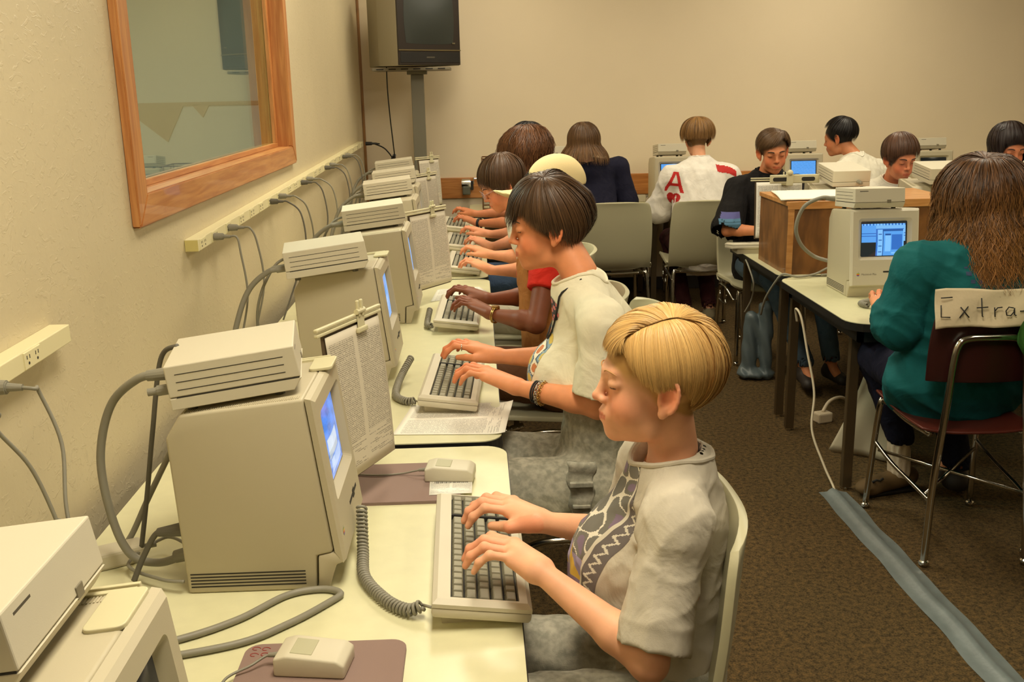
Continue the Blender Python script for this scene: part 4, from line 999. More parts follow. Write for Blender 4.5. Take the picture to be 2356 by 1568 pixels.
br = empty('taped_leg_bundle', (1.545, 5.20, 0), 0, 'wrinkled blue grey tape wrapped round the far table leg', 'tape')
S_ = SDF(); S_.cap((-.06, .10, .03), (-.05, .10, .34), .045, .040, k=.02); S_.cap((.03, .06, .02), (.02, .07, .40), .030, .04, k=.03); S_.ell((-.02, .08, .03), (.11, .07, .03), k=.02)
S_.disp(lambda P: .003*np.sin(P[..., 2]*45+P[..., 0]*90)+.002*np.sin(P[..., 0]*150+P[..., 2]*30)); S_.plane((0, 0, 0), (0, 0, -1))
sdf_obj('tape_wrap', S_, .006, mat('blue_grey_tape', (92, 104, 106), rough=.4, bump=.5, bscale=60), br)
bg = tag(sheet('paper_bag', [(1.64, 4.02, .42), (1.80, 3.90, .38), (1.77, 3.94, .01), (1.53, 4.12, .01)], mat('grey_white_bag', (196, 184, 156), rough=.8, bump=.4, bscale=30), thick=.002, curl=lambda u, v: (.012*math.sin(u*9+v*3), .008*math.sin(u*6), 0)), 'large white paper hanging to the floor behind the island table leg', 'paper bag')
ad = empty('floor_adapter', (1.64, 4.52, 0), .3, 'small pale adapter and wire on the carpet under the island', 'adapter')
MB().box((-.04, -.03, 0), (.04, .03, .05), .008).build('brick', M_cordw, ad); MB().tube(catmull([(.0, .0, .05), (.05, .02, .09), (.12, .03, .10), (.2, .05, .06)], 6), .008).build('wire', M_cordw, ad)

# ------------------------------------------------------------------ chairs
def shell_chair(loc, yaw, label, group=None, hgt=1.0, arm=True):
    # local +x = the way the sitter faces
    t = empty('moulded_chair', loc, yaw, label, 'chair', group)
    prof = [(.235, .452), (.22, .470), (.17, .476), (.05, .468), (-.08, .462), (-.155, .468), (-.195, .50), (-.222, .56), (-.245, .66), (-.262, .76), (-.275, .86), (-.285, .895)]
    P = catmull([np.array((x, 0, z)) for x, z in prof], 4); n = 18; b = bmesh.new(); rows = []
    for k, p in enumerate(P):
        f = k/(len(P)-1)
        wd = .235+(.012 if f < .5 else -.0)-(.035*max(0, (f-.75)/.25)**2)-.02*max(0, 1-f/.08)
        row = []
        for i in range(n+1):
            s = i/n*2-1; sg = 1 if s > 0 else -1; a = abs(s); c = a**3
            if f < .45: q = (p[0], s*wd, p[2]+.022*c-.012*(1-a*a))
            else: q = (p[0]+.055*a**2.6+.010*(1-a*a)*0, s*wd, p[2]-.012*c)
            row.append(b.verts.new(q))
        rows.append(row)
    for k in range(len(rows)-1):
        for i in range(n): b.faces.new((rows[k][i], rows[k][i+1], rows[k+1][i+1], rows[k+1][i]))
    bmesh.ops.recalc_face_normals(b, faces=b.faces[:])
    me = bpy.data.meshes.new('shell'); b.to_mesh(me); b.free(); o = link('shell', me, M_shell, t, smooth=True)
    sd = o.modifiers.new('thickness', 'SOLIDIFY'); sd.thickness = .016; sd.offset = 0
    bv = o.modifiers.new('soft', 'BEVEL'); bv.width = .006; bv.segments = 2; bv.limit_method = 'ANGLE'
    for s in (-1, 1):
        MB().tube(catmull([(.20, s*.20, 0.01), (.165, s*.19, .40), (.15, s*.17, .425), (.10, s*.15, .435)], 5), .0125, n=10).build('leg', M_chrome, t)
        MB().tube(catmull([(-.25, s*.22, 0.01), (-.19, s*.21, .40), (-.17, s*.18, .435), (-.10, s*.15, .44)], 5), .0125, n=10).build('leg', M_chrome, t)
        MB().tube([(.20, s*.20, .0), (.198, s*.20, .022)], .015, n=10).build('glide', M_chrome, t); MB().tube([(-.25, s*.22, .0), (-.248, s*.22, .022)], .015, n=10).build('glide', M_chrome, t)
        MB().tube(catmull([(.165, s*.215, .38), (.08, s*.235, .43), (0, s*.24, .44), (-.08, s*.235, .43), (-.20, s*.215, .38)], 6), .009, n=8).build('side_rail', M_chrome, t)
        MB().tube(catmull([(.08, s*.236, .395), (.06, s*.24, .37), (.075, s*.24, .34), (-.075, s*.24, .34), (-.06, s*.24, .37), (-.08, s*.236, .395)], 3), .005, n=6).build('ganging_hook', M_chrome, t)
    MB().tube(catmull([(-.15, -.19, .43), (-.15, 0, .425), (-.15, .19, .43)], 4), .011, n=8).tube([(.12, -.17, .43), (.12, .17, .43)], .011, n=8).build('cross_rail', M_chrome, t)
    return t
shell_chair((.155, 1.535, 0), math.pi+.02, 'cream moulded chair under the blond typist').scale = (.9, 1.0, 1.05)
shell_chair((.20, 2.50, 0), math.pi, 'cream moulded chair under the typist in the cream shirt').scale = (1, 1, 1.16)
shell_chair((.24, 3.50, 0), math.pi, 'moulded chair under the sitter in red and tan')
shell_chair((.24, 4.45, 0), math.pi, 'moulded chair under the typist in white, fourth of the wall row')
shell_chair((.24, 5.15, 0), math.pi, 'moulded chair under the glasses wearer')
shell_chair((.26, 5.95, 0), math.pi, 'moulded chair under the curly haired typist of the wall row')
shell_chair((.86, 6.42, 0), HP, 'cream moulded chair behind the student in navy')
shell_chair((1.46, 6.42, 0), HP-.05, 'cream moulded chair behind the bobbed student, white shirt hanging over its top')
shell_chair((1.68, 5.74, 0), -HP, 'chrome legged chair under the boy in black')
shell_chair((2.55, 5.95, 0), -HP, 'chair under the brown haired boy in white')
shell_chair((3.25, 5.95, 0), -HP, 'chair under the dark haired girl with the headband')
shell_chair((2.60, 6.55, 0), HP, 'chair under the black haired boy in white at the back table')
# maroon classroom chair of the girl in teal
mc = empty('maroon_chair', (1.655, 3.27, 0), HP-.04, 'maroon plastic chair with chrome hoop back under the girl in teal', 'chair')
def hoop(s0=1): return catmull([(-.25, .17, .02), (-.235, .155, .3), (-.225, .130, .55), (-.22, .118, .70), (-.22, .105, .765), (-.22, .075, .785), (-.22, 0, .788), (-.22, -.075, .785), (-.22, -.105, .765), (-.22, -.118, .70), (-.225, -.130, .55), (-.235, -.155, .3), (-.25, -.17, .02)], 6)
MB().tube(hoop(), .0125, n=12).build('back_hoop', M_chrome, mc, smooth=True)
for s in (-1, 1):
    MB().tube(catmull([(.24, s*.20, .02), (.21, s*.185, .40), (.19, s*.17, .445), (.0, s*.165, .44), (-.18, s*.155, .45)], 6), .0115, n=10).build('side_frame', M_chrome, mc)
    MB().sph((-.25, s*.17, .014), .018, sc_=(1, 1, .8)).build('ball_glide', M_chrome, mc); MB().sph((.24, s*.20, .012), .017, sc_=(1, 1, .8)).build('ball_glide', M_chrome, mc)
    MB().tube(catmull([(.225, s*.19, .28), (.05, s*.185, .255), (-.12, s*.175, .245), (-.228, s*.166, .235)], 5), .0075, n=8).build('stretcher', M_chrome, mc)
MB().tube([(.20, -.18, .25), (-.2, .165, .24)], .006).tube([(.20, .18, .25), (-.2, -.165, .24)], .006).build('cross_brace', M_chrome, mc)
def slab(fn, n, k, name, m, thick):
    b = bmesh.new(); rows = [[b.verts.new(fn(i/n*2-1, j/k)) for i in range(n+1)] for j in range(k+1)]
    for j in range(k):
        for i in range(n): b.faces.new((rows[j][i], rows[j][i+1], rows[j+1][i+1], rows[j+1][i]))
    me = bpy.data.meshes.new(name); b.to_mesh(me); b.free(); o = link(name, me, m, mc, smooth=True)
    sd = o.modifiers.new('thickness', 'SOLIDIFY'); sd.thickness = thick; sd.offset = 0
    bv = o.modifiers.new('soft', 'BEVEL'); bv.width = .004; bv.segments = 2; bv.limit_method = 'ANGLE'
slab(lambda s, f: (-.165-.035*(1-s*s)+.0, s*(.182-.02*f*f*f), .63+f*.235), 14, 8, 'backrest', M_maroon, .012)
slab(lambda s, f: (-.20+f*.44, s*.192, .455+.02*abs(s)**3-.012*math.sin(f*3)), 14, 8, 'seat', M_maroon_e, .010)
# neighbour chair whose leg enters at the right
nc = empty('maroon_chair', (2.06, 2.86, 0), HP+.35, 'classroom chair mostly beyond the right edge, one leg showing', 'chair')
mc_src = mc
for ch in list(mc_src.children):
    c = ch.copy(); C.objects.link(c); c.parent = nc
nc.location = (1.97, 2.80, 0); nc.rotation_euler = (0, 0, 1.25)
# paper sign behind the girl in teal
sg = empty('paper_sign', (1.448, 3.055, .845), -.03, 'hand lettered wrinkled paper sign laid over the maroon backrest', 'sign')
sh = sheet('paper', [(0, 0, .105), (.52, .0, .10), (.52, -.02, -.01), (0, -.02, -.02)], mat('wrinkled_cream_paper', (226, 208, 172), rough=.8, bump=.5, bscale=24, bdist=.006), sg, thick=.0012, curl=lambda u, v: (0, .005*math.sin(u*14+v*5)+.004*math.sin(u*31), .003*math.sin(u*11)))
M_ink = mat('black_marker', (36, 34, 32), rough=.6)
def strokes(par, segs, ox, oz, s, w=.0013, name='marker_lettering', m=None, off=-.011, slope=-.19):
    mb = MB()
    for sg_ in segs:
        pts = [(ox+x*s, off+0.0+(oz+z*s-.1)*(-slope)*0+((oz+z*s)-.105)*.17, oz+z*s) for x, z in sg_]; mb.tube(pts, w, n=5)
    return mb.build(name, m or M_ink, par)
strokes(sg, [[(0, 2), (1.2, 2.05)], [(.02, 1.25), (.04, 0), (1.0, -.05)], [(2.1, 1.0), (3.0, -.1)], [(2.9, 1.05), (2.0, -.1)], [(4.3, 1.9), (4.4, 0), (4.5, -.05)], [(3.8, .9), (5.0, .95)],
             [(5.7, .9), (5.75, -.1)], [(5.75, .55), (6.0, .85), (6.5, .9)], [(7.7, .8), (7.2, .9), (6.9, .5), (7.0, .05), (7.4, .0), (7.75, .4), (7.8, .8), (7.8, .1), (8.0, 0)], [(8.4, .45), (9.0, .48)],
             [(9.9, 1.7), (9.7, .9), (9.75, -.1)], [(9.8, 1.6), (10.4, 2.0), (10.8, 1.6), (10.6, 1.0), (9.9, .8)], [(10.2, .8), (10.9, .1), (11.4, .3)]], .0135, .02, .030, w=.0020)
# ------------------------------------------------------------------ people
M_skin = bpy.data.materials.new('skin'); M_skin.use_nodes = True
def skinm():
    N = M_skin.node_tree.nodes; L = M_skin.node_tree.links; b = N['Principled BSDF']
    a = N.new('ShaderNodeVertexColor'); a.layer_name = 'Col'
    tc = N.new('ShaderNodeTexCoord'); n = N.new('ShaderNodeTexNoise'); n.inputs['Scale'].default_value = 30; n.inputs['Detail'].default_value = 4; L.new(tc.outputs['Object'], n.inputs[0])
    mr = N.new('ShaderNodeMapRange'); mr.inputs[1].default_value = .3; mr.inputs[2].default_value = .7; mr.inputs[3].default_value = .93; mr.inputs[4].default_value = 1.06; L.new(n.outputs[0], mr.inputs[0])
    mx = N.new('ShaderNodeMix'); mx.data_type = 'RGBA'; mx.blend_type = 'MULTIPLY'; mx.inputs[0].default_value = 1
    L.new(a.outputs[0], mx.inputs[6]); L.new(mr.outputs[0], mx.inputs[7]); L.new(mx.outputs[2], b.inputs['Base Color'])
    b.inputs['Roughness'].default_value = .52; b.inputs['Specular IOR Level'].default_value = .35
    b.inputs['Subsurface Weight'].default_value = .12; b.inputs['Subsurface Scale'].default_value = .006; b.inputs['Subsurface Radius'].default_value = (1, .4, .2)
    n2 = N.new('ShaderNodeTexNoise'); n2.inputs['Scale'].default_value = 260; n2.inputs['Detail'].default_value = 3; L.new(tc.outputs['Object'], n2.inputs[0])
    bp = N.new('ShaderNodeBump'); bp.inputs['Strength'].default_value = .12; bp.inputs['Distance'].default_value = .001; L.new(n2.outputs[0], bp.inputs['Height']); L.new(bp.outputs[0], b.inputs['Normal'])
skinm()
def hair_mat(name, rough=.42):
    if name in MATS: return MATS[name]
    m = bpy.data.materials.new(name); m.use_nodes = True; N = m.node_tree.nodes; L = m.node_tree.links; b = N['Principled BSDF']
    a = N.new('ShaderNodeVertexColor'); a.layer_name = 'Col'; L.new(a.outputs[0], b.inputs['Base Color']); b.inputs['Roughness'].default_value = rough
    b.inputs['Specular IOR Level'].default_value = .4
    MATS[name] = m; return m
M_hair = hair_mat('hair_strands', .45)
M_eye = mat('eye_white', (214, 206, 194), rough=.2); M_iris = mat('dark_iris', (44, 36, 28), rough=.15); M_lash = mat('dark_lash', (46, 34, 24), rough=.6)
def head_prims(S_, O, R, s=1.0, child=True, hero=False, ears=True, lids=True):
    S_.frame(O, R, s)
    S_.ell((-.012, 0, .042), (.098, .075, .084), k=.0)
    S_.ell((.030, 0, .036), (.060, .064, .066), k=.02)
    S_.ell((.040, 0, -.022), (.050, .056, .068), k=.02)
    S_.ell((.026, 0, -.062), (.056, .050, .044), k=.02)
    S_.cap((.020, -.032, -.080), (.072, -.006, -.087), .016, .015, k=.02); S_.cap((.020, .032, -.080), (.072, .006, -.087), .016, .015, k=.02)
    S_.ell((.076, 0, -.088), (.015, .018, .014), k=.014)
    for q in (-1, 1): S_.ell((.060, q*.034, -.034), (.028, .023, .030), k=.018)
    S_.cap((.084, -.036, .029), (.092, -.010, .026), .009, k=.014); S_.cap((.084, .036, .029), (.092, .010, .026), .009, k=.014)
    for q in (-1, 1): S_.ell((.105, q*.035, .012), (.016, .016, .011), k=.012, op='s')
    S_.ell((.086, 0, -.056), (.017, .027, .022), k=.016)
    S_.cap((.0885, 0, .026), (.1055, 0, -.016), .0085, .0088, k=.010)
    S_.ell((.1100, 0, -.0215), (.0098, .0095, .0085), k=.007)
    for q in (-1, 1): S_.ell((.100, q*.0115, -.026), (.0095, .0062, .0072), k=.006)
    for q in (-1, 1): S_.ell((.105, q*.0065, -.0335), (.0042, .0024, .003), k=.002, op='s')
    for q in (-1, 1):
        S_.cap((.1010, q*.004, -.0500), (.090, q*.020, -.0555), .0044, .0024, k=.006)
        S_.cap((.0985, q*.002, -.0620), (.0895, q*.017, -.0580), .0052, .0026, k=.006)
        S_.cap((.1060, 0, -.0560), (.0930, q*.021, -.0568), .0013, .0011, k=.0015, op='s')
    for q in (-1, 1):
        if lids:
            S_.ell((.0805, q*.0325, .0105), (.0155, .0165, .0128), k=.004)
            S_.cap((.0965, q*.022, .0035), (.0905, q*.046, .0035), .0012, k=.0015, op='s')
    if ears:
        for q in (-1, 1):
            # helix ring, flat back, lobe, hollow
            c = np.array((-.006, q*.0725, -.007)); tx = np.array((.90, q*-.36, .18)); tz = np.array((-.24, q*.14, .96)); tx /= np.linalg.norm(tx); tz /= np.linalg.norm(tz); tz -= tx*(tz@tx); tz /= np.linalg.norm(tz); ny = np.cross(tz, tx)
            ny = ny if ny[1]*q > 0 else -ny
            RR = np.stack([tx, ny, tz]) if np.linalg.det(np.stack([tx, ny, tz])) > 0 else np.stack([tx, ny, tz])
            S_.ell(c+ny*.002, (.0185, .0070, .0330), k=.005, rot=RR)
            S_.ell(c+ny*.0120+tx*.0015+tz*.001, (.0120, .0095, .0215), k=.003, op='s', rot=RR)
            pts = [c+tx*(.0190*math.cos(a))+tz*(.005+.0320*math.sin(a))+ny*(.0085-.003*math.cos(a)) for a in np.linspace(.1, 4.25, 13)]
            for a, b in zip(pts[:-1], pts[1:]): S_.cap(a, b, .0038, k=.003)
            pts = [c+tx*(-.001+.0105*math.cos(a))+tz*(.003+.0200*math.sin(a))+ny*.0075 for a in np.linspace(1.2, 4.6, 9)]
            for a, b in zip(pts[:-1], pts[1:]): S_.cap(a, b, .0026, k=.003)
            S_.ell(c+tz*-.030+tx*.004+ny*.005, (.0085, .0058, .0105), k=.006, rot=RR)
            S_.cap(c+tx*.013+tz*.000+ny*.003, c+tx*.012+tz*-.012+ny*.005, .0048, k=.004)
    S_.frame()
def head_colors(V, O, R, s, skin, lip=(.80, .52, .50), freck=False, col=None):
    # true skin colouring: lips, flushed cheeks, ears and nose tip, darker lash line and brows
    sk = np.array(lin(skin)); q = ((V-O)@np.array(R).T)/s
    Cc = np.tile(sk, (len(V), 1)) if col is None else col
    def blob(c, r, f, p=1.0):
        d = np.linalg.norm((q-np.array(c))/np.array(r), axis=1); w = np.clip(1.2-d, 0, 1)[:, None]**p
        return Cc*(1-w)+Cc*np.array(f)*w
    for sd in (-1, 1):
        Cc = blob((.072, sd*.040, -.030), (.040, .032, .032), (1.06, .80, .76))
        Cc = blob((-.005, sd*.085, 0), (.03, .03, .04), (1.08, .74, .68))
    Cc = blob((.118, 0, -.026), (.016, .018, .014), (1.06, .80, .76))
    m = (q[:, 0] > .085) & (np.abs(q[:, 1]) < .021) & (np.abs(q[:, 2]+.0565-.0) < .0095*(1-.55*np.abs(q[:, 1])/.021))
    Cc[m] *= np.array((.86, .56, .54))
    for sd in (-1, 1):
        m = (q[:, 0] > .082) & (np.abs(np.abs(q[:, 1])-.034) < .0135) & (np.abs(q[:, 2]-.0035) < .0014); Cc[m] *= np.array((.30, .24, .22))
    return Cc
def brow(par, O, R, s, colr, w=.0022):
    m = MB()
    for q in (-1, 1):
        pts = [O+(np.array(p)@R)*s for p in ((.0995, q*.014, .0285), (.0985, q*.026, .0335), (.0925, q*.040, .0335), (.082, q*.050, .0285))]
        m.tube(catmull(pts, 4), [w*s*k for k in (.7, .9, 1, 1, 1, 1, 1, .95, .9, .8, .7, .5, .3)], n=6)
    m.build('eyebrow', colr, par, smooth=True)
def hand_prims(S_, Wp, K, gdir, up, s=1.0, side=1, curl=(0, 0, 0, 0), spread=1.0, thumb=True):
    """Typing hand: wrist Wp, knuckle centre K, fingers pointing along gdir; side=+1 when the thumb lies to the right seen from above (left hand)."""
    Wp = np.array(Wp, float); K = np.array(K, float); f = K-Wp; L = np.linalg.norm(f); f /= L
    g = f if gdir is None else np.array(gdir, float)/np.linalg.norm(gdir)
    up = np.array(up, float); up -= f*(up@f); up /= np.linalg.norm(up); t0 = np.cross(f, up)*side
    ug = up-g*(up@g); ug /= np.linalg.norm(ug); t1 = np.cross(g, ug)*side
    def P(a, b, c): w = min(max(a, 0), 1); return Wp+f*L*a+(t0*(1-w)+t1*w)*b*s+up*c*s
    S_.cap(P(.02, .011, 0), P(.93, .027, 0), .0165*s, .0112*s, k=.012*s)
    S_.cap(P(.02, .004, .001), P(1.0, .009, .003), .0175*s, .0118*s, k=.014*s)
    S_.cap(P(.02, -.005, .001), P(.97, -.009, .002), .0175*s, .0115*s, k=.014*s)
    S_.cap(P(.02, -.011, -.001), P(.87, -.027, -.002), .0155*s, .0108*s, k=.012*s)
    base = [(.95, .0275), (1.0, .0095), (.97, -.0090), (.88, -.0270)]
    ln = [(.043, .027, .021), (.048, .031, .022), (.045, .029, .021), (.035, .022, .019)]
    rad = [.0093, .0096, .0091, .0081]
    for i in range(4):
        p = P(base[i][0], base[i][1], .0025); sp = base[i][1]*5.5*spread
        d0 = g+t1*sp; d0 -= ug*(d0@ug); d0 /= np.linalg.norm(d0); A = [math.radians(x) for x in (10-curl[i]*.2, -36-curl[i]*.7, -62-curl[i]*.8)]
        r0 = rad[i]*s
        for j, (ang, l) in enumerate(zip(A, ln[i])):
            d = d0*math.cos(ang)+ug*math.sin(ang); q_ = p+d*l*s
            ra = r0*(1-.06*j); rb = r0*(1-.06*(j+1))
            S_.cap(p, q_, ra*.93, rb*(.84 if j == 2 else .93), k=.0030*s)
            S_.ell(p, (ra*1.06,)*3, k=.004*s)
            p = q_
    if thumb:
        b = P(.18, .020, -.008); m = P(.62, .047, -.014); e = P(1.0, .049, -.020); e2 = e+(g*.026-ug*.004-t1*.010)*s
        S_.cap(b, m, .0155*s, .0118*s, k=.012*s); S_.cap(m, e, .0108*s, .0100*s, k=.004*s); S_.cap(e, e2, .0100*s, .0082*s, k=.003*s)
def torso_frame(face):
    F = np.array((math.cos(math.radians(face)), math.sin(math.radians(face)), 0)); return F, np.array((-F[1], F[0], 0))
def noise_folds(scale, amp, dirv=(0, 0, 1), seed=0):
    rg = np.random.default_rng(seed); D = np.array(dirv, float); D /= np.linalg.norm(D)
    ks = []
    for i in range(5):
        v = rg.normal(size=3); v -= D*(v@D)*.82; v /= np.linalg.norm(v); ks.append((v*scale*(.6+.9*rg.random()), rg.random()*6, rg.normal(size=3)*scale*.45, rg.random()*6))
    def f(P):
        o = 0
        for k, ph, k2, p2 in ks:
            x = np.sin(P@k+ph+1.6*np.sin(P@k2+p2)); o = o+(1-np.abs(x))**2
        return -(o/5-.35)*amp
    return f
def cloth_mat(name, c, rough=.85, folds=.35, fs=16, weave=.25): 
    if name in MATS: return MATS[name]
    m = mat(name, c, rough=rough, var=.05, vscale=30, spec=.25); N = m.node_tree.nodes; L = m.node_tree.links; b = N['Principled BSDF']
    tc = N.new('ShaderNodeTexCoord')
    n = N.new('ShaderNodeTexNoise'); n.inputs['Scale'].default_value = fs; n.inputs['Detail'].default_value = 3; n.inputs['Distortion'].default_value = 1.2; L.new(tc.outputs['Object'], n.inputs[0])
    n2 = N.new('ShaderNodeTexNoise'); n2.inputs['Scale'].default_value = 500; L.new(tc.outputs['Object'], n2.inputs[0])
    b1 = N.new('ShaderNodeBump'); b1.inputs['Strength'].default_value = folds; b1.inputs['Distance'].default_value = .02; L.new(n.outputs[0], b1.inputs['Height'])
    b2 = N.new('ShaderNodeBump'); b2.inputs['Strength'].default_value = weave; b2.inputs['Distance'].default_value = .001; L.new(n2.outputs[0], b2.inputs['Height']); L.new(b1.outputs[0], b2.inputs['Normal']); L.new(b2.outputs[0], b.inputs['Normal'])
    return m
def strands(name, guides, n, col, par, O, R, s, width=.0014, jit=.004, spread=.003, wave=0, wfreq=60, seed=1, cvar=.25, endcut=.0, lift=0, segs=12, tips=None):
    """Interpolates sorted guide curves (head frame) into ribbons of hair."""
    rg = np.random.default_rng(seed)
    # resample each to segs+1
    K = segs+1
    def resample(g):
        d = np.r_[0, np.cumsum(np.linalg.norm(np.diff(g, axis=0), axis=1))]; u = np.linspace(0, d[-1], K)
        return np.stack([np.interp(u, d, g[:, a]) for a in range(3)], 1)
    G = np.stack([resample(np.array(catmull(g, 6)) if len(g) < 9 else np.array(g)) for g in guides]); NG = len(G)
    u = rg.random(n)*(NG-1); i = np.minimum(u.astype(int), NG-2); f = (u-i)[:, None, None]
    P = G[i]*(1-f)+G[i+1]*f                                                       # n,K,3
    ctr = np.array((-.01, 0, .03)); t = np.linspace(0, 1, K)[None, :, None]
    out = P-ctr; out /= np.linalg.norm(out, axis=2, keepdims=True)+1e-9
    off = rg.random((n, 1, 1))
    P = P+out*(off*jit+lift)*np.minimum(1, t*6+.3)
    tg = np.gradient(P, axis=1); tg /= np.linalg.norm(tg, axis=2, keepdims=True)+1e-9
    sd = np.cross(tg, out); sd /= np.linalg.norm(sd, axis=2, keepdims=True)+1e-9
    clump = rg.integers(0, max(8, n//45), n); cs = rg.normal(size=(n//30+10, 1, 1))[clump]
    P = P+sd*(rg.normal(size=(n, 1, 1))*spread*(.4+t)+cs*spread*1.0*t)
    if wave:
        ph = (rg.random((n//30+10, 1, 1))*6.3)[clump]+rg.normal(size=(n, 1, 1))*.16; ph2 = (rg.random((n//30+10, 1, 1))*6.3)[clump]
        L = np.linalg.norm(np.diff(P, axis=1), axis=2).sum(1)[:, None, None]
        P = P+(sd*np.sin(t*L*wfreq+ph)+out*np.sin(t*L*wfreq*.9+ph2)*.7)*wave*np.clip(t*2.2-.25, 0, 1)
    # random shortening
    cut = 1-endcut*rg.random((n, 1))
    tt = np.linspace(0, 1, K)[None, :]*cut; idx = tt*(K-1); i0 = np.minimum(idx.astype(int), K-2); fr = (idx-i0)[..., None]
    ar = np.arange(n)[:, None]; P = P[ar, i0]*(1-fr)+P[ar, i0+1]*fr
    tg = np.gradient(P, axis=1); tg /= np.linalg.norm(tg, axis=2, keepdims=True)+1e-9
    out = P-ctr; out /= np.linalg.norm(out, axis=2, keepdims=True)+1e-9
    out = out+rg.normal(size=(n, 1, 3))*.25
    sd = np.cross(tg, out); sd /= np.linalg.norm(sd, axis=2, keepdims=True)+1e-9
    wd = width*(1-.75*np.linspace(0, 1, K)**3)[None, :, None]
    Wl = O+((P-sd*wd/2)@np.array(R))*s; Wr = O+((P+sd*wd/2)@np.array(R))*s
    V = np.stack([Wl, Wr], 2).reshape(-1, 3)
    b = (np.arange(n)*K*2)[:, None]+(np.arange(K-1)*2)[None]
    Q = np.stack([b, b+1, b+3, b+2], -1).reshape(-1, 4)
    c = np.array(lin(col)); br = (1+rg.normal(size=(n, 1, 1))*cvar*.5+cs*cvar*.5); br = np.clip(br, .45, 1.7)
    cc = c*br*np.ones((n, K, 1))
    if tips is not None: cc = cc*(1-np.clip(t*1.4-.4, 0, 1))+np.array(lin(tips))*br*np.clip(t*1.4-.4, 0, 1)
    cc = np.repeat(cc.reshape(-1, 3), 2, 0)
    return V, Q, cc
def hull_pt(az, el, r=(.108, .087, .097), c=(-.012, 0, .042), f=1.0):
    a, e = math.radians(az), math.radians(el)
    return np.array((c[0]+r[0]*f*math.cos(e)*math.cos(a), c[1]+r[1]*f*math.cos(e)*math.sin(a), c[2]+r[2]*f*math.sin(e)))
def arc(a, b, n=6, r=(.108, .087, .097), lift=0, **k):
    # a, b: (azimuth, elevation) on the hull, azimuth 0 = face, +90 = left ear
    A = hull_pt(*a, r=(1, 1, 1), c=(0, 0, 0)); B = hull_pt(*b, r=(1, 1, 1), c=(0, 0, 0)); th = math.acos(np.clip(A@B, -1, 1)); o = []
    for i in range(n+1):
        t = i/n; v = (A*math.sin((1-t)*th)+B*math.sin(t*th))/max(math.sin(th), 1e-6) if th > 1e-4 else A
        o.append(np.array((-.012, 0, .042))+v*np.array(r)*(1+lift*math.sin(t*math.pi)))
    return o
def make_hair(par, O, R, s, groups, base, hull=None, h=.005, label=None, hullcol=.55):
    V = []; Q = []; Cc = []; n0 = 0
    if hull is not None:
        S_ = SDF(); S_.frame(O, R, s); hull(S_); S_.frame(); v, q = S_.grid(h); v = relax(v, q, 1)
        V.append(v); Q.append(q); Cc.append(np.tile(np.array(lin(base))*hullcol, (len(v), 1))); n0 = len(v)
    for g in groups:
        v, q, c = strands('hair', g.pop('guides'), g.pop('n'), g.pop('col', base), par, O, R, s, **g)
        V.append(v); Q.append(q+n0); Cc.append(c); n0 += len(v)
    me = mesh_from(np.concatenate(V), np.concatenate(Q), 'hair', np.concatenate(Cc)); o = link('hair', me, M_hair, par, smooth=True)
    if label: o['label'] = label
    return o
def bvh_of(o): 
    me = o.data; return BVHTree.FromPolygons([v.co for v in me.vertices], [p.vertices for p in me.polygons])
def decal(par, bv, org, ud, vd, nd, w, h, step, fn, name, m=None, off=.0012):
    """A printed patch: grid from org along ud, vd, dropped along nd on to the cloth; fn(u,v) in metres gives a colour or None."""
    org, ud, vd, nd = map(Vector, (org, ud, vd, nd)); ud.normalize(); vd.normalize(); nd.normalize(); nu, nv = int(w/step), int(h/step)
    P = {}; V = []; F = []; cols = []
    def pt(i, j):
        if (i, j) in P: return P[(i, j)]
        o = org+ud*(i*step)+vd*(j*step); hit = bv.ray_cast(o, nd)
        P[(i, j)] = None
        if hit[0] is not None: P[(i, j)] = len(V); V.append(hit[0]-nd*off)
        return P[(i, j)]
    for j in range(nv):
        for i in range(nu):
            c = fn((i+.5)*step, (j+.5)*step)
            if c is None: continue
            k = [pt(i, j), pt(i+1, j), pt(i+1, j+1), pt(i, j+1)]
            if any(x is None for x in k): continue
            if max((V[k[0]]-V[k[2]]).length, (V[k[1]]-V[k[3]]).length) > step*4: continue
            F.append(k); cols += [(*lin(c), 1)]*4
    me = bpy.data.meshes.new(name); me.from_pydata([tuple(v) for v in V], [], F); ca = me.color_attributes.new('Col', 'FLOAT_COLOR', 'CORNER'); ca.data.foreach_set('color', np.array(cols, np.float32).ravel())
    return link(name, me, m or mat('printed_cloth', (200, 200, 200), rough=.8, attr=True), par, smooth=True)
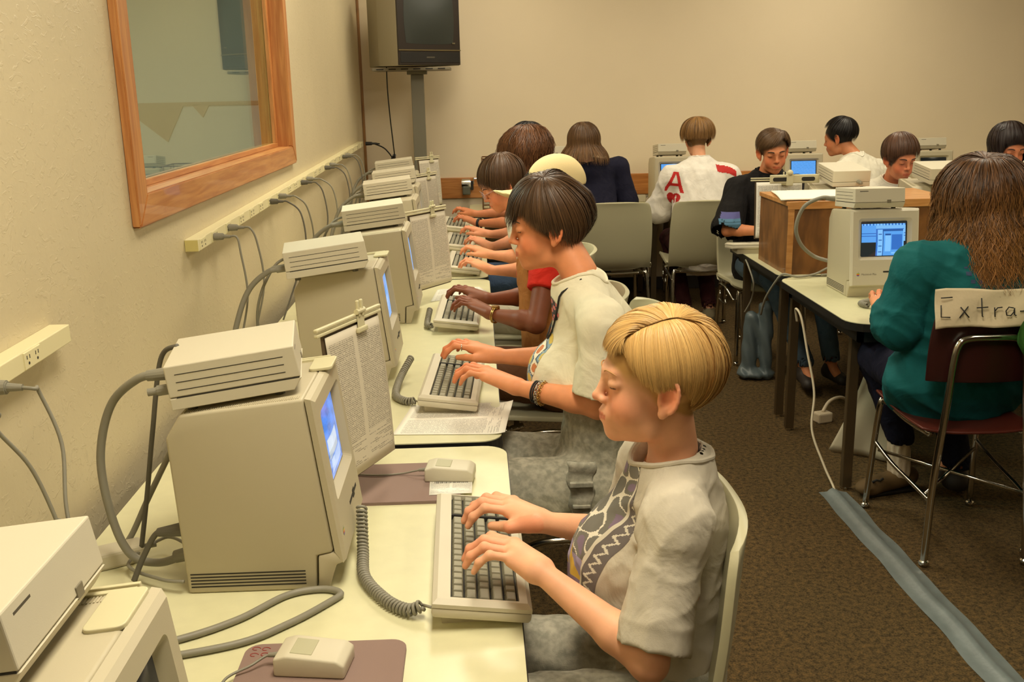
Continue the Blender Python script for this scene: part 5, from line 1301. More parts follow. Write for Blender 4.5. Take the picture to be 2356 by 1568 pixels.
def person(spec):
    g = spec; O = np.array(g['head']); R = rotm(*g.get('rot', (180, 0, 0))); s = g.get('hs', 1.0); b = g.get('bs', s); h = g.get('h', .006)
    F, Lf = torso_frame(g.get('face', 180)); base = g['pelvis']; t = empty('person', (base[0], base[1], 0), 0, g['label'], 'person')
    par = t; T = np.array((base[0], base[1], 0))
    def loc(p): return np.array(p, float)-T
    S_ = SDF()
    head_prims(S_, loc(O), R, s, ears=g.get('ears', True), lids=g.get('lids', True))
    N = loc(g['neck']); nk = O-T+(np.array((-.022, 0, -.045))@R)*s
    nr = g.get('neckr', .047); S_.cap(nk, N+np.array((0, 0, .01)), nr*s, (nr+.003)*s, k=.022*s)
    SL, SR = loc(g['SL']), loc(g['SR']); Pv = loc(base)
    ch = (SL+SR)/2
    S_.ecap(ch-F*.01+np.array((0, 0, -.02)), Pv+np.array((0, 0, .02)), .115*b, .075*b, .12*b, .08*b, Lf, k=.03)
    for Sx in (SL, SR): S_.cap(N+(Sx-N)*.1+np.array((0, 0, -.012)), Sx+np.array((0, 0, -.010)), .036*b, .034*b, k=.02)
    for sd, a in (('L', SL), ('R', SR)):
        if 'E'+sd not in g: continue
        e = loc(g['E'+sd]); w = loc(g['W'+sd]); k = loc(g['K'+sd])
        S_.cap(a, e, .040*b, .033*b, k=.02*b); 
        m = e+(w-e)*.30+np.array((0, 0, .004)); S_.cap(e, m, .031*b, .034*b, k=.012*b); S_.cap(m, w, .034*b, .0205*b, k=.012*b)
        ff = (k-w)/np.linalg.norm(k-w)
        hand_prims(S_, w+ff*.01, k, g.get('gd'+sd), g.get('up'+sd, (0.1, 0, 1)), s=g.get('hand', b), side=1 if sd == 'L' else -1, curl=g.get('curl'+sd, (0, 0, 0, 0)))
    for sd in 'LR':
        if 'N'+sd in g:
            hp = Pv+(Lf if sd == 'L' else -Lf)*.085*b; kn = loc(g['N'+sd]); an = loc(g['A'+sd])
            S_.cap(hp, kn, .062*b, .042*b, k=.03); S_.cap(kn, an, .042*b, .028*b, k=.02); 
            if sd not in g.get('nofoot', ''): S_.cap(an, an+F*.10*b+np.array((0, 0, -.03)), .026*b, .022*b, k=.02)
    V, Q = S_.grid(h); V = relax(V, Q, 1, .5)
    sk = g.get('skin', (226, 166, 128)); col = head_colors(V, loc(O), R, s, sk)
    if g.get('scalp'):
        hs = SDF(); hs.frame(loc(O), R, s); g['scalp'][0](hs); hs.frame(); dd = hs.ev(V.astype(np.float32))
        hv = np.linalg.norm(V-loc(O), axis=1) < .2*s; w_ = np.clip((.003-dd)/.005, 0, 1)[:, None]*hv[:, None]; col = col*(1-w_)+np.array(lin(g['scalp'][1]))*g.get('scalpf', .6)*w_
    # reddish fingers
    for sd in 'LR':
        if 'K'+sd in g:
            k = loc(g['K'+sd]); w = loc(g['W'+sd]); d = (V-k)@((k-w)/np.linalg.norm(k-w)); near = np.linalg.norm(V-k, axis=1) < .12
            f = np.clip(d/.06, 0, 1)*near; col = col*(1-f[:, None]*(1-np.array((1.03, .86, .84))))
    me = mesh_from(V, Q, 'body', col); body = link('body', me, M_skin, par, smooth=True)
    if g.get('brow'): brow(par, loc(O), R, s, g['brow'], g.get('broww', .0022))
    # upper garment
    sh = g['shirt']; S_ = SDF(); ease = sh.get('ease', .014); sc = .02
    lo = Pv+np.array((0, 0, sh.get('hem', -.02)))
    dC = sh.get('depth', .088)*b; wC = sh.get('width', .135)*b
    cpos = ch-F*.004+np.array((0, 0, -.05*b))+F*sh.get('fwd', 0)
    cuts = []
    for sd, a in (('L', SL), ('R', SR)):
        if 'E'+sd not in g: continue
        e = loc(g['E'+sd]); w = loc(g['W'+sd]); sl = sh.get('sleeve', .8); fl = sh.get('flare', .022)
        d = (e-a)/np.linalg.norm(e-a)
        if sl <= 1:
            q = a+(e-a)*sl; S_.cap(a, q, .042*b+ease, .040*b+ease+fl, k=.035)
            cuts.append((q, d, .040*b+ease+fl-max(.009, 1.6*sh.get('h', h)), a, e))
        else:
            q = e+(w-e)*(sl-1); S_.cap(a, e, .044*b+ease, .040*b+ease+fl*.6, k=.035); d = (w-e)/np.linalg.norm(w-e); S_.cap(e, q, .038*b+ease+fl*.5, .030*b+ease*.9+fl*.3, k=.03)
            cuts.append((q, d, max(.022*b, .030*b+ease*.9+fl*.3-max(.007, 1.4*sh.get('h', h))), e, w))
    for q, d, r, a, e in cuts:
        # slice the sleeve end and hollow it round the arm
        for_cut = (q-T*0)
        def fn(P, q=q, d=d):
            x = P-q; return np.maximum(-(x@d), np.linalg.norm(x, axis=-1)-.085)
        S_.pr.append((fn, q-.09, q+.09, .004, 's'))
    S_.ecap(cpos, lo, wC+ease, dC+ease, wC*sh.get('wb', 1.0)+ease*1.4, dC*sh.get('db', 1.05)+ease*1.4, Lf, k=.0)
    if 'belly' in sh:
        bp, br = sh['belly']; S_.ell(loc(bp), br, k=.05)
    for Sx in (SL, SR): S_.cap(N+(Sx-N)*.22+np.array((0, 0, -.018)), Sx+np.array((0, 0, -.004)), .036*b+ease, .040*b+ease, k=.045)
    S_.cap(N+np.array((0, 0, -.035)), cpos, .06*b+ease, .08*b+ease, k=.05)
    if 'cutz' in sh: S_.plane(loc((0, 0, sh['cutz'])), (0, 0, -1), k=.004)
    if 'fold' in sh: S_.disp(noise_folds(sh.get('fscale', 60), sh['fold'], sh.get('fdir', (0.2, 0, 1)), sh.get('seed', 3)))
    for (p0, p1, rr, kk) in sh.get('ridges', []): S_.cap(loc(p0), loc(p1), rr, rr*.5, k=kk)
    for (p0, p1, rr, kk) in sh.get('creases', []): S_.cap(loc(p0), loc(p1), rr, rr*.5, k=kk, op='s')
    for q, d, r, a, e in cuts: S_.cap(q-d*.006+d*r, q+d*.05, r, r, k=.002, op='s')
    # neck opening
    nd = nk-N; nd /= np.linalg.norm(nd); co = sh.get('collar', .010); nc = N+F*.004
    S_.cap(nc-nd*.012+F*.008, nc+nd*.12, .050*s+co, .052*s+co+.012, k=.008, op='s')
    V, Q = S_.grid(sh.get('h', h)); V = relax(V, Q, 1, .5)
    nm = sh.get('name', 'shirt'); so = link(nm, mesh_from(V, Q, nm), sh['mat'], par, smooth=True)
    if sh.get('label'): so['label'] = sh['label']
    if sh.get('rib', True):
        # neckband: follows the rim of the opening on the cloth itself
        aw = np.cross(nd, Lf); bv = BVHTree.FromPolygons([tuple(x) for x in V], [tuple(int(i) for i in x) for x in Q]); pts = []
        for a in np.linspace(0, 2*math.pi, 33)[:-1]:
            rd = Lf*math.cos(a)+aw*math.sin(a); st = nc+nd*.09+F*.008*0+rd*(.052*s+co+.014)
            hit = bv.ray_cast(Vector(st), Vector(-nd), .2)
            if hit[0] is not None: pts.append(np.array(hit[0])+nd*.001)
        if len(pts) > 20:
            K_ = len(pts); pts = [(pts[i-1]+pts[i]*2+pts[(i+1) % K_])/4 for i in range(K_)]
            MB().tube([tuple(p) for p in pts], .0046, n=8, closed=True).build('neckband', sh.get('ribmat', sh['mat']), so, smooth=True)
    # trousers
    if 'trs' in g:
        tr = g['trs']; S_ = SDF(); S_.ecap(Pv+np.array((0, 0, tr.get('waist', .06)))-F*.01, Pv+np.array((0, 0, -.03)), .125*b, .095*b, .145*b, .112*b, Lf, k=0)
        for sd in 'LR':
            hp = Pv+(Lf if sd == 'L' else -Lf)*.088*b; kn = loc(g['N'+sd]); an = loc(g['A'+sd])
            S_.cap(hp, kn, .086*b*tr.get('fat', 1), .064*b*tr.get('fat', 1), k=.04); S_.cap(kn, an+np.array((0, 0, .03)), .062*b, .048*b, k=.025)
        S_.disp(noise_folds(45, .010, (1, 0, .1), 9))
        for sd in 'LR': an = loc(g['A'+sd]); S_.cap(an+np.array((0, 0, .03)), an+np.array((0, 0, -.06)), .040*b, .04*b, k=.004, op='s')
        sdf_obj(tr.get('name', 'jeans'), S_, tr.get('h', max(h, .006)), tr['mat'], par)
        for sd in [x for x in 'LR' if x not in g.get('nofoot', '')]:
            an = loc(g['A'+sd]); S_ = SDF(); z0 = an[2]; ff = F+(Lf if sd == 'L' else -Lf)*.15
            S_.cap(an+np.array((0, 0, -.01)), an+np.array((0, 0, -.035)), .036*b, .040*b, k=0); S_.cap(an+np.array((0, 0, -.045))-ff*.02, an+ff*.14*b+np.array((0, 0, -.055)), .038*b, .034*b, k=.03)
            S_.plane((0, 0, an[2]-.072), (0, 0, -1)); sdf_obj('shoe', S_, .007, tr.get('shoe', mat('dark_shoe', (46, 38, 32), rough=.6)), par)
    g['_t'] = t; g['_T'] = T; g['_shirt'] = so; g['_R'] = R; g['_O'] = loc(O); g['_s'] = s; g['_F'] = F; g['_L'] = Lf
    return t
M_tee_grey = cloth_mat('heather_grey_jersey', (190, 181, 162), folds=.30, fs=11)
M_tee_cream = cloth_mat('cream_jersey', (226, 218, 190), folds=.28, fs=11)
M_jean = cloth_mat('washed_grey_denim', (122, 122, 112), folds=.35, fs=10, weave=.5)
def denim(m, c1, c2):
    N = m.node_tree.nodes; L = m.node_tree.links; b = N['Principled BSDF']; tc = N.new('ShaderNodeTexCoord')
    n = N.new('ShaderNodeTexNoise'); n.inputs['Scale'].default_value = 60; n.inputs['Detail'].default_value = 8; L.new(tc.outputs['Object'], n.inputs[0])
    cr = N.new('ShaderNodeValToRGB'); cr.color_ramp.elements[0].position = .38; cr.color_ramp.elements[1].position = .62
    cr.color_ramp.elements[0].color = (*lin(c1), 1); cr.color_ramp.elements[1].color = (*lin(c2), 1); L.new(n.outputs[0], cr.inputs[0]); L.new(cr.outputs[0], b.inputs['Base Color'])
denim(M_jean, (142, 140, 124), (172, 166, 148))
# --- the blond typist, nearest
p1 = dict(label='blond child in a grey printed T-shirt typing at the nearest keyboard', head=(.2800, 1.520, 1.136), neckr=.043, rot=(181, 1, 0), hs=.88, bs=.90, hand=1.0, face=180, pelvis=(.315, 1.54, .57), neck=(.310, 1.530, 1.012),
          SL=(.292, 1.402, .945), SR=(.297, 1.665, .945), EL=(.240, 1.332, .752), WL=(.088, 1.458, .842), KL=(.040, 1.530, .848), gdL=(-1, .18, 0), ER=(.262, 1.715, .775), WR=(.098, 1.650, .842), KR=(.042, 1.712, .850), gdR=(-1, .12, 0),
          NL=(-.12, 1.44, .605), AL=(-.10, 1.44, .10), NR=(-.12, 1.66, .605), AR=(-.10, 1.66, .10), h=.003, skin=(232, 172, 134), brow=mat('blond_brow', (186, 138, 84), rough=.7), broww=.0014,
          shirt=dict(mat=M_tee_grey, hem=.03, ease=.013, collar=.009, depth=.082, width=.104, sleeve=.90, flare=.011, fold=.010, fscale=42, fdir=(.35, .1, 1), seed=4, h=.004, fwd=-.010, belly=((.235, 1.53, .80), (.10, .105, .13)),
                     creases=[((.215, 1.47, .93), (.255, 1.36, .90), .010, .02), ((.20, 1.42, .80), (.29, 1.40, .88), .008, .02), ((.33, 1.44, .80), (.345, 1.40, .93), .008, .02), ((.19, 1.45, .75), (.28, 1.42, .80), .007, .02)]),
          trs=dict(mat=M_jean, h=.006, fat=1.0))
def blond_hull(S_):
    S_.ell((-.012, 0, .044), (.103, .0815, .091), k=0); S_.ell((.035, 0, .060), (.062, .066, .058), k=.02); S_.ell((-.050, 0, -.010), (.052, .060, .050), k=.02)
    S_.ell((.115, 0, -.020), (.066, .10, .075), k=.01, op='s'); S_.ell((.050, .10, -.045), (.052, .06, .062), k=.008, op='s'); S_.ell((.050, -.10, -.045), (.052, .06, .062), k=.008, op='s')
    S_.ell((-.02, .095, -.038), (.036, .03, .042), k=.006, op='s'); S_.ell((-.02, -.095, -.038), (.036, .03, .042), k=.006, op='s')
    S_.plane((-.03, 0, -.058), (.25, 0, -1), k=.01)
p1['scalpf'] = .9
p1['scalp'] = (blond_hull, (200, 152, 88))
person(p1)
HR = (.105, .086, .094)
def blond():
    gs = []
    part = [(33, 34), (47, 50), (74, 61), (106, 65), (134, 57)]       # parting, from the forehead back, on the left side
    ends_side = [(38, 18), (50, 2), (63, -14), (76, -24), (90, -18), (106, -26), (120, -42), (138, -58), (158, -64)]
    def pa(f):
        x = f*(len(part)-1); i = min(int(x), len(part)-2); t = x-i; return tuple(part[i][k]*(1-t)+part[i+1][k]*t for k in (0, 1))
    g = [arc(pa(k/(len(ends_side)-1)), e, r=HR, lift=.02) for k, e in enumerate(ends_side)]
    gs.append(dict(guides=g, n=5200, jit=.007, spread=.0016, width=.0012, cvar=.15, endcut=.12, seed=2, segs=10))
    ends_top = [(36, 17), (24, 12), (8, 13), (-10, 14), (-28, 12), (-48, -2), (-66, -20), (-86, -20), (-105, -26), (-125, -44), (-150, -60), (-178, -64)]
    g = [arc(pa(min(1, (k/(len(ends_top)-1))*1.0)), e, n=8, r=(.109, .087, .097), lift=.035) for k, e in enumerate(ends_top)]
    gs.append(dict(guides=g, n=6500, jit=.009, spread=.0022, width=.0013, cvar=.15, endcut=.08, seed=5, segs=12))
    g = [arc((134, 57), e, r=(.109, .087, .097), lift=.035) for e in [(128, -52), (150, -62), (170, -66), (-165, -64), (-135, -56), (-110, -40)]]
    gs.append(dict(guides=g, n=2400, jit=.007, spread=.003, width=.0013, cvar=.15, endcut=.12, seed=6, segs=10))
    return gs
make_hair(p1['_t'], p1['_O'], p1['_R'], p1['_s'], blond(), (208, 166, 100))

def print1(u, v):
    # patch on the chest: grey field with pale loops, a dull purple block, a yellow blot, a small zigzag border
    W_ = .175; x = u/W_
    if ((x-.5)/.52)**2+((v-.16)/.18)**2 > 1.0 or x > 1-.5*max(0, (v-.2))/.14*.5: return None
    if x > .86:
        z = abs(((v*62) % 1)-.5)*2; return (206, 198, 178) if abs((x-.86)/.14-.25-.45*z) < .10 else (104, 96, 92)
    if x > .835: return (206, 198, 178)
    if v > .155:
        s_ = math.sin(u*105+math.sin(v*80)*1.8)+math.sin(v*118+u*50); return (222, 214, 194) if abs(s_) < .20 else ((124, 106, 124) if s_ > 1.35 else (112, 108, 98))
    if v > .120: return (206, 168, 66) if math.sin(u*90+v*120) > .1 else (150, 138, 162) if x > .3 else (70, 72, 78)
    if x < .42: return (72, 72, 80) if math.sin(u*60+v*40) > .3 else (150, 140, 164)
    return (132, 108, 126)
bv1 = bvh_of(p1['_shirt'])
decal(p1['_shirt'], bv1, (-.6, 1.54+.085-p1['_T'][1], .695), (0, -1, 0), (0, 0, 1), (1, 0, 0), .175, .34, .0016, print1, 'chest_print')
M_neck = mat('black_cord', (30, 26, 24), rough=.6)
def ring_ends(fr, sd, bk):
    return [(0, fr), (24, fr), (40, fr-6), (56, sd+6), (74, sd), (95, sd-4), (115, (sd+bk)/2-6), (140, bk), (180, bk), (-140, bk), (-115, (sd+bk)/2-6), (-95, sd-4), (-74, sd), (-56, sd+6), (-40, fr-6), (-24, fr), (0, fr)]
def cap_hair(g, colr, fr=22, sd=-8, bk=-50, crown=(180, 66), r=(.110, .090, .100), n=2600, w=.0022, wave=0, wf=70, cvar=.25, jit=.010, spread=.004, drop=0, flare=.0, tips=None, part=None, scalp=True, segs=10, seed=3, ends=None, endcut=.28, lift=.03):
    E_ = ends or ring_ends(fr, sd, bk); gs = []
    for e in E_:
        st = crown
        if part: st = (part[0], part[1])
        c = arc(st, e, n=7, r=r, lift=lift)
        L = drop(e) if callable(drop) else drop
        if L:
            p = c[-1]; q = p-np.array((-.012, 0, .042)); q[2] = 0; q /= np.linalg.norm(q)+1e-6
            d0 = c[-1]-c[-2]; d0 /= np.linalg.norm(d0)
            for k in range(1, 7):
                f = k/6; d = d0*(1-f)+np.array((0, 0, -1))*f+q*flare*(1-f); d /= np.linalg.norm(d); p = p+d*L/6; c.append(p)
        gs.append(np.array(c))
    def hull(S_):
        S_.ell((-.012, 0, .044), (r[0]-.006, r[1]-.006, r[2]-.007), k=0)
        S_.ell((.112, 0, -.018+min(0, fr-14)*.0012), (.066, .10, .078), k=.01, op='s')
        if sd > -30: S_.plane((-.012, 0, .042+r[2]*math.sin(math.radians(min(sd, -10)-8))), (.25, 0, -1), k=.01)
    def hull0(S_):
        S_.ell((-.012, 0, .044), (r[0]-.006, r[1]-.006, r[2]-.007), k=0); S_.ell((.112, 0, -.018), (.066, .10, .078), k=.01, op='s'); S_.plane((-.03, 0, -.05), (.25, 0, -1), k=.01)
    g['scalp'] = (hull0, colr)
    return dict(groups=[dict(guides=gs, n=n, width=w, jit=jit, spread=spread, wave=wave, wfreq=wf, cvar=cvar, endcut=endcut, seed=seed, segs=segs, tips=tips)], base=colr)
def grow(g, hs): person(g); return make_hair(g['_t'], g['_O'], g['_R'], g['_s'], hs['groups'], hs['base'])
BR = (70, 48, 30)
# --- typist in the cream shirt
p2 = dict(label='brown haired teenager in a cream printed T-shirt typing with chain bracelets', head=(.190, 2.585, 1.246), rot=(181, -8, 0), hs=.97, bs=1.0, hand=1.04, face=180, pelvis=(.30, 2.52, .56), neck=(.262, 2.55, 1.115), neckr=.046,
          SL=(.300, 2.392, 1.030), SR=(.285, 2.715, 1.030), EL=(.292, 2.385, .815), WL=(.098, 2.500, .835), KL=(.002, 2.600, .852), gdL=(-1, .3, 0), ER=(.24, 2.78, .83), WR=(.055, 2.800, .840), KR=(-.030, 2.862, .858), gdR=(-1, .25, 0),
          NL=(-.14, 2.42, .60), AL=(-.12, 2.42, .10), NR=(-.14, 2.66, .60), AR=(-.12, 2.66, .10), h=.004, skin=(222, 146, 100), brow=mat('dark_brow', (64, 44, 30), rough=.7),
          shirt=dict(mat=M_tee_cream, cutz=.815, hem=.17, ease=.012, collar=.005, depth=.088, width=.108, sleeve=.84, flare=.016, fold=.008, fscale=40, fdir=(.4, .1, 1), seed=8, h=.005, fwd=-.005, belly=((.225, 2.56, .84), (.105, .11, .12)),
                     creases=[((.19, 2.46, .98), (.25, 2.40, .94), .006, .03)]),
          trs=dict(mat=M_jean, h=.006, waist=.19, fat=1.12))
h2 = cap_hair(p2, (82, 58, 36), r=(.111, .090, .099), n=5200, w=.0017, cvar=.34, jit=.013, spread=.004, segs=12, seed=4, part=(70, 66),
              ends=[(-40, 10), (-20, 14), (-4, 10), (8, 2), (20, -4), (31, 10), (44, 4), (56, -8), (68, -18), (80, -26), (94, -38), (112, -50), (136, -58), (158, -64), (180, -66), (-150, -60), (-115, -50), (-85, -36), (-60, -20), (-40, 10)], drop=lambda e: .02 if abs(e[0]) > 80 else (.035 if abs(e[0]) < 24 else .01), flare=.9, endcut=.3)
grow(p2, h2)
def print2(u, v):
    x = u/.15
    if v > .205:
        if ((x-.5)/.55)**2+((v-.235)/.035)**2 > 1: return None
        return (206, 118, 112) if math.sin(u*210)*math.sin(v*260+u*60) > .15 else (None if math.sin(u*90) > .3 else (60, 58, 60))
    if ((x-.45)/.50)**2+((v-.10)/.105)**2 > 1: return None
    s_ = math.sin(u*95+v*55)+.7*math.sin(v*120-u*40)
    if v < .045: return (92, 136, 176) if x > .35 else (222, 150, 160) if math.sin(u*200) > 0 else (236, 230, 214)
    if abs(s_) < .22: return (74, 86, 96)
    if s_ > .9: return (210, 182, 86)
    if s_ > .25: return (132, 158, 172)
    if s_ < -1.0: return (196, 120, 70)
    return (228, 220, 196)
decal(p2['_shirt'], bvh_of(p2['_shirt']), (-.6, 2.575+.075-p2['_T'][1], .80), (0, -1, 0), (0, 0, 1), (1, 0, 0), .15, .28, .0026, print2, 'chest_print')
# necklace cord, bracelets
T2 = p2['_T']
nc_ = MB(); bv2 = bvh_of(p2['_shirt'])
def on_shirt(bv, y, z): 
    hit = bv.ray_cast(Vector((-.6, y, z)), Vector((1, 0, 0))); return None if hit[0] is None else hit[0]-Vector((.004, 0, 0))
for s_ in (-1, 1):
    pts = []
    for k in range(12):
        f = k/11; q = on_shirt(bv2, 2.555-T2[1]+s_*(.008+.062*f**.8), .955+.135*f)
        if q is not None: pts.append(q)
    if len(pts) > 3: pts.append(pts[-1]+Vector((.05, s_*.008, .035))); nc_.tube(pts, .0026, n=6)
nc_.build('necklace_cord', M_neck, p2['_t'])
def band(g, sd, f, r, w, m, name, links=0):
    Wp = np.array(g['W'+sd])-g['_T']; Ep = np.array(g['E'+sd])-g['_T']; ax = (Ep-Wp)/np.linalg.norm(Ep-Wp); c = Wp+ax*f; u = np.cross(ax, (0, 0, 1)); u /= np.linalg.norm(u); v = np.cross(ax, u)
    mb = MB(); n = links or 24; pts = [c+(u*math.cos(a)+v*math.sin(a)*1.0)*r for a in np.linspace(0, 2*math.pi, n+1)[:-1]]
    if links:
        for i, p in enumerate(pts):
            a = 2*math.pi*i/n; tg = -u*math.sin(a)+v*math.cos(a); nn = (u*math.cos(a)+v*math.sin(a)) if i % 2 else ax
            mb.tube([p+tg*math.cos(b)*r*.20+nn*math.sin(b)*w for b in np.linspace(0, 2*math.pi, 11)[:-1]], .0011, n=5, closed=True)
        return mb.build(name, m, g['_t'])
    for q in np.linspace(-w/2, w/2, max(2, int(w/.003))): mb.tube([p+ax*q for p in pts], .0024, n=6, closed=True)
    return mb.build(name, m, g['_t'])
M_gold = mat('brass_chain', (196, 160, 96), rough=.25, metal=1); M_silver = mat('silver_chain', (190, 186, 176), rough=.25, metal=1)
band(p2, 'L', .048, .0275, .006, M_neck, 'woven_bracelet'); band(p2, 'L', .060, .0285, .0045, M_silver, 'chain_bracelet', 26); band(p2, 'L', .070, .0295, .0045, M_gold, 'chain_bracelet', 26)
def ring(g, sd, off, m):
    K = np.array(g['K'+sd])-g['_T']; MB().tube([K+np.array(off)+np.array((.001*0, .009*math.cos(a), .009*math.sin(a))) for a in np.linspace(0, 6.28, 15)[:-1]], .0018, n=6, closed=True).build('finger_ring', m, g['_t'])
ring(p2, 'R', (-.028, -.028, .004), M_silver)
# denim jacket sleeve hanging at the hip
dj = tag(sheet('denim_jacket', [(.200, 2.272, .715), (.268, 2.262, .715), (.258, 2.258, .545), (.214, 2.264, .545)], M_jean, thick=.012, curl=lambda u, v: (.005*math.sin(v*17), -.006*math.sin(u*3.1)-.004*math.sin(v*23), 0)), 'frayed denim strap hanging over the seat of the cream shirted typist', 'jacket')
MB().box((.205, 2.244, .655), (.262, 2.256, .668), .002).box((.212, 2.244, .60), (.256, 2.254, .609), .002).build('stitched_hem', M_jean, dj)
# --- hat wearer, red shirt and tan vest
M_red = cloth_mat('red_jersey', (206, 44, 30)); M_tan = cloth_mat('tan_corduroy', (176, 112, 56)); M_brownt = cloth_mat('brown_trousers', (96, 62, 36))
p3 = dict(label='sitter in a cream hat, red shirt and tan vest, wearing a gold wristwatch', head=(.268, 3.60, 1.185), rot=(180, -12, 0), hs=1.0, bs=1.0, face=180, pelvis=(.29, 3.52, .56), neck=(.275, 3.58, 1.07),
          SL=(.235, 3.40, .99), SR=(.235, 3.74, .99), EL=(.19, 3.30, .815), WL=(.042, 3.395, .832), KL=(-.030, 3.50, .852), gdL=(-1, .45, 0), ER=(.20, 3.72, .82), WR=(.03, 3.64, .835), KR=(-.045, 3.71, .858), gdR=(-1, .4, 0),
          NL=(-.1, 3.42, .60), AL=(-.08, 3.42, .1), NR=(-.1, 3.64, .60), AR=(-.08, 3.64, .1), h=.005, skin=(124, 68, 40), brow=mat('black_brow', (28, 20, 16), rough=.7),
          shirt=dict(mat=M_red, hem=-.02, ease=.010, sleeve=.40, flare=.006, fold=.006, h=.006, width=.115, depth=.082), trs=dict(mat=M_brownt, h=.008))
h3 = cap_hair(p3, (30, 22, 18), fr=30, sd=-16, bk=-46, n=1400, w=.003, wave=.003)
grow(p3, h3)
band(p3, 'L', .012, .0275, .006, M_gold, 'wristwatch_band'); 
Wp = np.array(p3['WL'])-p3['_T']; MB().cyl(Wp+np.array((.012, -.004, .022)), Wp+np.array((.012, -.004, .031)), .015, n=20, bev=.002).build('watch_face', M_gold, p3['_t'])
tv_ = SDF()
def L3(p): return np.array(p)-p3['_T']
tv_.ecap(L3((.245, 3.57, .96)), L3((.265, 3.55, .70)), .156, .116, .158, .120, (0, 1, 0), k=0)
for y in (3.43, 3.71): tv_.cap(L3((.235, 3.57, 1.03)), L3((.235, y, .99)), .055, .058, k=.04)
tv_.box(L3((.05, 3.575, .86)), (.16, .038, .4), op='s', k=.01); tv_.disp(noise_folds(55, .008, (0, 0, 1), 5)); tv_.cap(L3((.24, 3.57, 1.05)), L3((.22, 3.58, 1.2)), .07, .09, k=.01, op='s')
for y0, y1 in ((3.43, 3.25), (3.71, 3.9)): tv_.cap(L3((.235, y0, .98)), L3((.20, y1, .88)), .060, .09, k=.01, op='s')
sdf_obj('vest', tv_, .007, M_tan, p3['_t'])
def letters(u, v):
    for (x, y, r) in ((.03, .10, .018), (.03, .055, .018)):
        d = math.hypot(u-x, (v-y)*.9)
        if r*.5 < d < r and not (u > x+.003 and abs(v-y) < .006): return (30, 24, 24)
    if .055 < u < .085 and (.062 < v < .074 or .10 < v < .112): return (30, 24, 24)
    if .012 < u < .045 and .0 < v < .022: return (30, 24, 24)
    return None
decal(p3['_t'], bvh_of(p3['_shirt']), (-.6, 3.60-p3['_T'][1], .80), (0, -1, 0), (0, 0, 1), (1, 0, 0), .10, .14, .004, letters, 'shirt_lettering')
hat = SDF(); hat.frame(p3['_O'], p3['_R'], 1.0)
hat.ell((-.035, 0, .078), (.108, .104, .098), k=0); hat.ell((.045, 0, .068), (.150, .128, .012), k=.012); hat.plane((0, 0, .045), (-.05, 0, -1))
hat.frame(); hv, hq = hat.grid(.006)
lp_ = (hv-p3['_O'])@p3['_R'].T; rr_ = np.hypot(lp_[:, 0]-.01, lp_[:, 1]); up_ = np.clip((rr_-.125)/.08, 0, 1)**1.4*(.006+.045*np.clip(np.cos(np.arctan2(lp_[:, 1], lp_[:, 0])-.2), 0, 1)**3)-.02*np.clip(-lp_[:, 0]*6, 0, 1)*np.clip((rr_-.125)/.08, 0, 1); hv = hv+up_[:, None]*p3['_R'][2]
ho = link('hat', mesh_from(hv, hq, 'hat'), mat('cream_felt', (236, 214, 158), rough=.85, bump=.2, bscale=200), p3['_t'], smooth=True); ho['label'] = 'cream felt hat with upturned brim'
# --- glasses wearer
M_white = cloth_mat('white_jersey', (222, 216, 196)); M_blue = cloth_mat('blue_denim', (60, 78, 104)); M_blk = cloth_mat('black_jersey', (22, 20, 20)); M_navy = cloth_mat('navy_cloth', (24, 24, 44)); M_pale = cloth_mat('pale_grey_cloth', (176, 170, 150))
p4 = dict(label='brown haired student with glasses bent over a keyboard in a white shirt', head=(.128, 4.76, 1.150), rot=(-172, -28, 0), hs=1.0, bs=.95, face=180, pelvis=(.34, 4.52, .56), neck=(.20, 4.71, 1.035),
          SL=(.25, 4.50, .96), SR=(.25, 4.80, .96), EL=(.19, 4.10, .835) , WL=(.055, 4.24, .835), KL=(-.02, 4.35, .855), gdL=(-1, .5, 0), ER=(.2, 4.62, .82), WR=(.06, 4.62, .84), KR=(-.01, 4.70, .86), gdR=(-1, .5, 0),
          NL=(-.1, 4.38, .6), AL=(-.08, 4.38, .1), NR=(-.1, 4.6, .6), AR=(-.08, 4.6, .1), h=.005, skin=(224, 150, 108), brow=mat('dark_brow', (64, 44, 30)), shirt=dict(mat=M_white, hem=0, sleeve=.5, flare=.016, fold=.012, h=.008), trs=dict(mat=M_pale, h=.009))
p4['EL'] = (.22, 4.22, .83)
h4 = cap_hair(p4, (84, 58, 36), fr=6, sd=-30, bk=-52, r=(.112, .094, .104), n=2200, w=.0026, cvar=.25, drop=.02)
grow(p4, h4)
def glasses(g, m):
    mb = MB(); R, O, s = g['_R'], g['_O'], g['_s']; Wd = lambda p: O+(np.array(p)@R)*s
    for q in (-1, 1):
        mb.tube([Wd((.112-.004*abs(math.cos(a)), q*(.034+.024*math.cos(a)), .008+.019*math.sin(a))) for a in np.linspace(0, 6.283, 17)[:-1]], .0012, n=6, closed=True)
        mb.tube([Wd((.108, q*.058, .012)), Wd((.05, q*.078, .014)), Wd((-.01, q*.082, .012))], .0012, n=6)
    mb.tube([Wd((.112, -.010, .010)), Wd((.117, 0, .013)), Wd((.112, .010, .010))], .0012, n=6); mb.build('glasses', m, g['_t'])
glasses(p4, mat('clear_pink_frame', (190, 160, 160), rough=.2))
